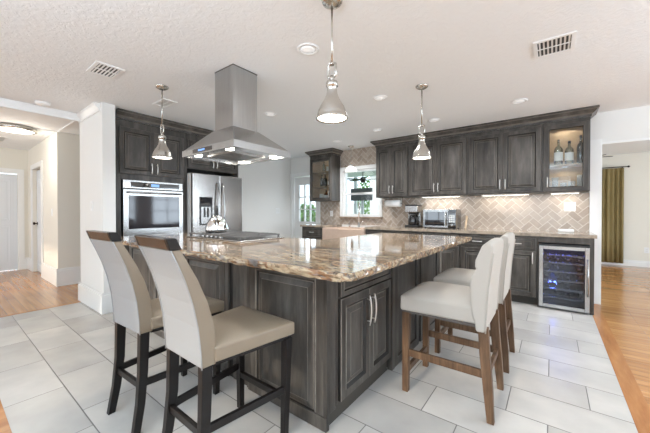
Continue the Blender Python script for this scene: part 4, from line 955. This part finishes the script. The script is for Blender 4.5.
# ------------------------------------------------------------------ leather counter stools (front toward +y)
def loft(mb, secs, mi=0, smooth=True, caps=True):
    rows = [[mb.v(p) for p in s] for s in secs]; n = len(rows[0])
    for a, b in zip(rows, rows[1:]):
        for i in range(n): j = (i + 1) % n; mb.face([a[i], a[j], b[j], b[i]], mi, smooth)
    if caps: mb.face(rows[0][::-1], mi); mb.face(rows[-1], mi)
def rectsec(cx_, cy_, z, w_, d_): return [(cx_ - w_ / 2, cy_ - d_ / 2, z), (cx_ + w_ / 2, cy_ - d_ / 2, z), (cx_ + w_ / 2, cy_ + d_ / 2, z), (cx_ - w_ / 2, cy_ + d_ / 2, z)]
def leather_stool(x, y, rz, label):
    t = thing('leather_counter_stool', label, 'stool', (x, y, 0), rz, 'leather counter stools')
    WB, WT, WF, D, ZS = 0.325, 0.30, 0.455, 0.485, 0.605
    # back: curved slab, outside face at y=0 at the bottom
    prof = [(0.0, 0.525, 0.066), (-0.004, 0.60, 0.074), (-0.014, 0.70, 0.074), (-0.034, 0.80, 0.066), (-0.064, 0.90, 0.054), (-0.092, 0.97, 0.045), (-0.118, 1.030, 0.038)]
    mb = MB(); secs = []
    for yo, z, d_ in prof:
        w_ = WB + (WT - WB) * (z - 0.525) / 0.5
        secs.append([(-w_ / 2, yo, z), (w_ / 2, yo, z), (w_ / 2, yo + d_, z), (-w_ / 2, yo + d_, z)])
    loft(mb, secs, 0, False)
    for f in mb.bm.faces:
        c = f.calc_center_median()
    o = mb.build('backrest', ['leather', 'leatherback'], t, bevel=0.007, seg=3)
    for p in o.data.polygons:
        if p.normal.y < -0.7: p.material_index = 1
    o.modifiers[0].angle_limit = R(50)
    mb = MB()
    for s in (-1, 1): MB().tube([(s * (WB + (WT - WB) * (z - 0.525) / 0.5) / 2, yo - 0.0005, z) for yo, z, d_ in prof], 0.0032, 6).build('welt', 'leatherback', o)
    mb = MB(); a = WT / 2 - 0.014
    mb.hexa([(-a, -0.122, 1.030), (a, -0.122, 1.030), (a, -0.076, 1.030), (-a, -0.076, 1.030)], [(-a, -0.138, 1.076), (a, -0.138, 1.076), (a, -0.098, 1.076), (-a, -0.098, 1.076)])
    mb.build('top_rail', 'caprail', t, bevel=0.004)
    for s in (-1, 1): MB().hexa([(s * a, -0.122, 1.030), (s * (a + 0.016), -0.122, 1.030), (s * (a + 0.016), -0.076, 1.030), (s * a, -0.076, 1.030)], [(s * a, -0.138, 1.076), (s * (a + 0.018), -0.138, 1.076), (s * (a + 0.018), -0.098, 1.076), (s * a, -0.098, 1.076)]).build('rail_end', 'espresso', t, bevel=0.002)
    # seat
    mb = MB(); nx, ny = 10, 10; top = []
    for j in range(ny + 1):
        v_ = j / ny; yy = 0.055 + (D - 0.055) * v_; hw = (WB + (WF - WB) * (yy / D)) / 2
        row = []
        for i in range(nx + 1):
            u = i / nx * 2 - 1; dome = 0.022 * (1 - abs(u) ** 3) * (1 - abs(2 * v_ - 1) ** 4)
            row.append((u * hw, yy, ZS - 0.006 + dome))
        top.append(row)
    V = [[mb.v(p) for p in r_] for r_ in top]; B = [[mb.v((p[0], p[1], 0.535)) for p in r_] for r_ in top]
    for j in range(ny):
        for i in range(nx): mb.face([V[j][i], V[j][i + 1], V[j + 1][i + 1], V[j + 1][i]], 0, True); mb.face([B[j][i], B[j + 1][i], B[j + 1][i + 1], B[j][i + 1]])
    for j in range(ny): mb.face([V[j][0], V[j + 1][0], B[j + 1][0], B[j][0]]); mb.face([V[j][nx], B[j][nx], B[j + 1][nx], V[j + 1][nx]])
    for i in range(nx): mb.face([V[0][i], B[0][i], B[0][i + 1], V[0][i + 1]]); mb.face([V[ny][i], V[ny][i + 1], B[ny][i + 1], B[ny][i]])
    o = mb.build('seat', 'leather', t, bevel=0.008, seg=3); o.modifiers[0].angle_limit = R(45)
    MB().hexa([(-WB / 2 + 0.01, 0.06, 0.515), (WB / 2 - 0.01, 0.06, 0.515), (WF / 2 - 0.015, D - 0.015, 0.515), (-WF / 2 + 0.015, D - 0.015, 0.515)], [(-WB / 2 + 0.01, 0.06, 0.536), (WB / 2 - 0.01, 0.06, 0.536), (WF / 2 - 0.015, D - 0.015, 0.536), (-WF / 2 + 0.015, D - 0.015, 0.536)]).build('seat_frame', 'espresso', t)
    for s in (-1, 1):
        xb = s * (WB / 2 - 0.019); mb = MB()
        loft(mb, [rectsec(xb + s * 0.012, -0.022, 0, 0.030, 0.036), rectsec(xb + s * 0.006, 0.004, 0.15, 0.032, 0.040), rectsec(xb, 0.020, 0.32, 0.034, 0.044), rectsec(xb, 0.026, 0.53, 0.036, 0.048)], 0, False)
        mb.build('leg', 'espresso', t, bevel=0.002)
        xf = s * (WF / 2 - 0.028); mb = MB()
        loft(mb, [rectsec(xf - s * 0.012, D - 0.040, 0, 0.030, 0.032), rectsec(xf, D - 0.034, 0.52, 0.040, 0.044)], 0, False)
        mb.build('leg', 'espresso', t, bevel=0.002)
        MB().hexa(*[[(s * (WB / 2 - 0.02) - 0.010, 0.02, z), (s * (WB / 2 - 0.02) + 0.010, 0.02, z), (s * (WF / 2 - 0.032) + 0.010, D - 0.04, z), (s * (WF / 2 - 0.032) - 0.010, D - 0.04, z)] for z in (0.235, 0.27)]).build('stretcher', 'espresso', t, bevel=0.002)
    MB().box(-WB / 2 + 0.03, WB / 2 - 0.03, 0.003, 0.023, 0.225, 0.258).build('stretcher', 'espresso', t, bevel=0.002)
    MB().box(-WF / 2 + 0.04, WF / 2 - 0.04, D - 0.050, D - 0.030, 0.185, 0.220).build('footrest', 'espresso', t, bevel=0.002)
    return t
leather_stool(-1.308, 0.668, -0.011, 'leather counter stool with dark legs nearest the near island corner')
leather_stool(-1.897, 0.65, 0.048, 'leather counter stool with dark legs, farther left toward the oven')

# ------------------------------------------------------------------ cream stools with oak legs (front toward local +y)
def cream_stool(x, y, rz, label):
    t = thing('upholstered_counter_stool', label, 'stool', (x, y, 0), rz, 'cream upholstered counter stools')
    HW, D = 0.225, 0.525
    # seat cushion
    mb = MB(); nx, ny = 12, 14; V = []; B = []
    for j in range(ny + 1):
        v_ = j / ny; yy = 0.06 + (D - 0.06) * v_; hw = HW * (0.94 + 0.06 * v_)
        r1, r2 = [], []
        for i in range(nx + 1):
            u = i / nx * 2 - 1
            e = (1 - abs(u) ** 4) * (1 - max(0, 2 * v_ - 1) ** 5)
            r1.append(mb.v((u * hw, yy, 0.632 + 0.045 * e))); r2.append(mb.v((u * hw, yy, 0.535)))
        V.append(r1); B.append(r2)
    for j in range(ny):
        for i in range(nx): mb.face([V[j][i], V[j][i + 1], V[j + 1][i + 1], V[j + 1][i]], 0, True); mb.face([B[j][i], B[j + 1][i], B[j + 1][i + 1], B[j][i + 1]])
    for j in range(ny): mb.face([V[j][0], V[j + 1][0], B[j + 1][0], B[j][0]]); mb.face([V[j][nx], B[j][nx], B[j + 1][nx], V[j + 1][nx]])
    for i in range(nx): mb.face([V[0][i], B[0][i], B[0][i + 1], V[0][i + 1]]); mb.face([V[ny][i], V[ny][i + 1], B[ny][i + 1], B[ny][i]])
    o = mb.build('seat', 'cream', t, bevel=0.014, seg=4); o.modifiers[0].angle_limit = R(45)
    MB().box(-HW + 0.012, HW - 0.012, 0.03, D - 0.012, 0.522, 0.536).build('seat_frame', 'piping', t)
    # back: side outline swept across the width, with a pinched crease
    side_ = [(0.026, 0.50), (0.020, 0.60), (0.010, 0.75), (-0.004, 0.87), (-0.014, 0.95), (-0.014, 0.985), (0.000, 1.005), (0.022, 1.004), (0.044, 0.985), (0.058, 0.95), (0.068, 0.905), (0.070, 0.868), (0.062, 0.855), (0.072, 0.842), (0.092, 0.80), (0.098, 0.74), (0.094, 0.67), (0.086, 0.60), (0.078, 0.54), (0.072, 0.50)]
    mb = MB(); cols = []; n = 10
    for i in range(n + 1):
        u = i / n * 2 - 1; xx = u * (HW + 0.002); e = 1 - abs(u) ** 6
        row = []
        for k_, (yy, z) in enumerate(side_):
            dz = 0.010 * (1 - u * u) if z > 0.97 else 0
            dy = (0.010 * math.cos(u * PI * 2) if 0.55 < z < 0.95 and k_ > 9 else 0)
            row.append(mb.v((xx, yy + dy, z + dz)))
        cols.append(row)
    m_ = len(side_)
    for a, b in zip(cols, cols[1:]):
        for k_ in range(m_): k2 = (k_ + 1) % m_; mb.face([a[k_], a[k2], b[k2], b[k_]], 0, True)
    mb.face(cols[0][::-1]); mb.face(cols[-1])
    o = mb.build('backrest', 'cream', t, bevel=0.012, seg=3); o.modifiers[0].angle_limit = R(60)
    mb = MB()
    for s in (-1, 1):
        MB().tube([(s * (HW - 0.004), yy - 0.002, z) for yy, z in side_[:5]], 0.004, 6).build('welt', 'cream', o)
    for s in (-1, 1):
        xb = s * (HW - 0.032); mb = MB()
        loft(mb, [rectsec(xb + s * 0.008, -0.002, 0, 0.036, 0.036), rectsec(xb + s * 0.004, 0.012, 0.18, 0.040, 0.048), rectsec(xb, 0.030, 0.38, 0.042, 0.052), rectsec(xb, 0.038, 0.525, 0.042, 0.052)], 0, False)
        mb.build('leg', 'oak', t, bevel=0.003)
        xf = s * (HW - 0.030); mb = MB()
        loft(mb, [rectsec(xf, D - 0.030, 0, 0.036, 0.038), rectsec(xf, D - 0.034, 0.525, 0.044, 0.046)], 0, False)
        mb.build('leg', 'oak', t, bevel=0.003)
        MB().hexa(*[[(xb - 0.010, 0.02, z), (xb + 0.010, 0.02, z), (xf + 0.010, D - 0.04, z), (xf - 0.010, D - 0.04, z)] for z in (0.235, 0.280)]).build('stretcher', 'oak', t, bevel=0.002)
    MB().box(-HW + 0.05, HW - 0.05, 0.010, 0.030, 0.235, 0.275).build('stretcher', 'oak', t, bevel=0.002)
    MB().box(-HW + 0.05, HW - 0.05, D - 0.050, D - 0.028, 0.125, 0.165).build('footrest', 'oak', t, bevel=0.002)
    return t
cream_stool(-0.268, 2.078, R(90), 'cream upholstered stool with oak legs, nearer of the two at the island end')
cream_stool(-0.262, 2.745, R(90), 'cream upholstered stool with oak legs, tucked behind the nearer cream stool')

# ------------------------------------------------------------------ dining room
t = thing('curtain', 'olive gold curtain panel hanging to the floor on the dining room wall', 'curtain', (0.85, 9.04, 0))
mb = MB(); n = 80; A, B = [], []
for z in (0.06, 0.6, 1.2, 1.8, 2.05, 2.13):
    ra, rb = [], []
    for i in range(n + 1):
        x = 0.385 * i / n; amp = 0.030 * (0.7 + 0.3 * math.sin(i * 0.13)) * (0.35 if z > 2.1 else 1)
        y_ = amp * math.sin(i * 2 * PI / 16 + 0.6 * math.sin(z * 1.3)); ra.append(mb.v((x, y_, z))); rb.append(mb.v((x, y_ + 0.004, z)))
    A.append(ra); B.append(rb)
for P_, flip in ((A, 0), (B, 1)):
    for a, b in zip(P_, P_[1:]):
        for i in range(n): mb.face([a[i], a[i + 1], b[i + 1], b[i]], 0, True)
for i in range(n): mb.face([A[0][i], A[0][i + 1], B[0][i + 1], B[0][i]]); mb.face([A[-1][i], A[-1][i + 1], B[-1][i + 1], B[-1][i]])
for k_ in range(5): mb.face([A[k_][0], A[k_ + 1][0], B[k_ + 1][0], B[k_][0]]); mb.face([A[k_][n], A[k_ + 1][n], B[k_ + 1][n], B[k_][n]])
mb.build('panel', 'curtain', t)
t = thing('curtain_rod', 'dark curtain rod carrying the olive gold curtain', 'curtain rod', (0.85, 9.04, 2.15))
MB().tube([(-0.5, 0, 0), (0.43, 0, 0)], 0.010, 10).build('rod', 'bronze', t)
MB().lathe([(0.011, 0), (0.022, 0.015), (0.022, 0.03), (0.008, 0.042)], (0.43, 0, 0), 14, ax='x').build('finial', 'bronze', t)
MB().box(0.36, 0.375, 0.0, 0.108, -0.012, 0.012).build('bracket', 'bronze', t)
# ceiling fans
def ceiling_fan(x, y, z, label, r=0.6, rz=0, ceil=CEIL, n=5):
    t = thing('ceiling_fan', label, 'ceiling fan', (x, y, z), R(rz), 'ceiling fans')
    MB().tube([(0, 0, 0.05), (0, 0, ceil - z - 0.03)], 0.012, 8).lathe([(0.02, ceil - z - 0.06), (0.06, ceil - z - 0.02), (0.065, ceil - z - 0.0005)], seg=18).build('downrod', 'bronze', t)
    MB().lathe([(0.03, -0.10), (0.07, -0.07), (0.09, -0.02), (0.085, 0.05), (0.03, 0.08)], seg=20).build('motor', 'bronze', t)
    for i in range(n):
        mb = MB(); mb.X = Matrix.Rotation(2 * PI * i / n, 4, 'Z')
        mb.hexa([(0.08, -0.02, -0.002), (0.2, -0.055, -0.010), (r, -0.065, -0.012), (r, 0.065, 0.012)], [(0.08, -0.02, 0.006), (0.2, -0.055, -0.002), (r, -0.065, -0.004), (r, 0.065, 0.020)]); mb.bm.free()
        mb = MB(); mb.X = Matrix.Rotation(2 * PI * i / n, 4, 'Z') @ Matrix.Rotation(R(12), 4, 'X')
        mb.prism([(0.07, -0.02), (0.20, -0.055), (r - 0.05, -0.065), (r, -0.03), (r, 0.03), (r - 0.05, 0.065), (0.20, 0.055), (0.07, 0.02)], 'z', -0.004, 0.004); mb.build('blade', 'bronze', t)
ceiling_fan(0.62, 7.60, 2.21, 'dark ceiling fan in the dining room, a blade showing past the wall end', 0.27, 10)

# ------------------------------------------------------------------ outside the back wall
struct('ground', MB().box(-16, 0.15, 5.27, 22, -0.25, -0.12), 'grass')
struct('floor_porch', MB().box(-9, 0.15, 5.28, 9.4, -0.12, -0.02), 'deck')
struct('ceiling_porch', MB().box(-9, 0.15, 5.28, 9.4, 2.62, 2.68), 'fence')
for i, x in enumerate((-6.6, -5.65, -4.2)):
    MB().box(x - 0.05, x + 0.05, 9.2, 9.3, -0.02, 2.62).build('porch_post', 'fence', bevel=0.005, label=['white porch post at the far left through the door glass', 'white porch post left of the dark outdoor screen', 'white porch post right of the dark outdoor screen', 'white porch post hidden at right behind the window frame'][i], cat='post', group='porch posts')
ceiling_fan(-4.63, 8.0, 2.17, 'dark porch ceiling fan seen through the upper half of the sink window', 0.62, 20, 2.62)
t = thing('outdoor_screen', 'dark rectangular screen on the porch seen through the sink window', 'screen', (-4.68, 8.0, 0))
MB().box(-0.38, 0.37, -0.03, 0.03, 1.52, 1.90).build('panel', 'screen', t, bevel=0.01)
MB().box(-0.04, 0.04, 0.03, 0.09, -0.02, 1.80).box(-0.25, 0.25, -0.15, 0.25, -0.02, 0.02).build('stand', 'fence', t)
t = thing('white_shed', 'white clapboard building beyond the porch, seen through the sink window', 'building', (-5.2, 13.5, 0))
mb = MB()
for i in range(16): z = -0.12 + i * 0.2; mb.box(-2.2, 2.0, -0.02 + 0.0, 2.5, z, z + 0.195)
mb.build('wall', 'fence', t)
MB().prism([(-2.4, 3.05), (2.2, 3.05), (-0.1, 4.2)], 'y', -0.25, 2.7).build('roof', 'screen', t)
MB().box(-0.5, 0.4, -0.04, 0.0, 1.0, 2.0).build('window', 'blackglass', t)
def tree(x, y, h, r, label, seed):
    rnd = random.Random(seed); t = thing('tree', label, 'tree', (x, y, -0.12), 0, 'trees in the yard')
    MB().tube([(0, 0, 0), (0.05, 0.02, h * 0.3), (-0.03, 0.05, h * 0.6)], [0.12, 0.09, 0.06], 8).build('trunk', 'bark', t)
    mb = MB()
    for i in range(700):
        while True:
            p = Vector((rnd.uniform(-1, 1), rnd.uniform(-1, 1), rnd.uniform(-1, 1)))
            if p.length < 1: break
        p = Vector((p.x * r, p.y * r, h * 0.62 + p.z * h * 0.38)); s = rnd.uniform(0.08, 0.16)
        a = Vector((rnd.gauss(0, 1), rnd.gauss(0, 1), rnd.gauss(0, 1))).normalized(); b = a.cross(Vector((rnd.gauss(0, 1), rnd.gauss(0, 1), rnd.gauss(0, 1)))).normalized()
        mb.face([mb.v(p - a * s), mb.v(p + b * s * 0.5), mb.v(p + a * s), mb.v(p - b * s * 0.5)])
    mb.build('crown', 'leaf', t, recalc=False)
tree(-9.9, 11.5, 1.7, 0.6, 'small green leafy tree seen through the glazed door panes', 1)
tree(-9.0, 16.5, 3.6, 1.0, 'green tree left of the white building, farther off in the yard', 2)
MB().box(-16, 0, 19.8, 19.9, -0.12, 1.8).build('privacy_fence', 'fence', label='pale board fence at the far end of the yard', cat='fence')
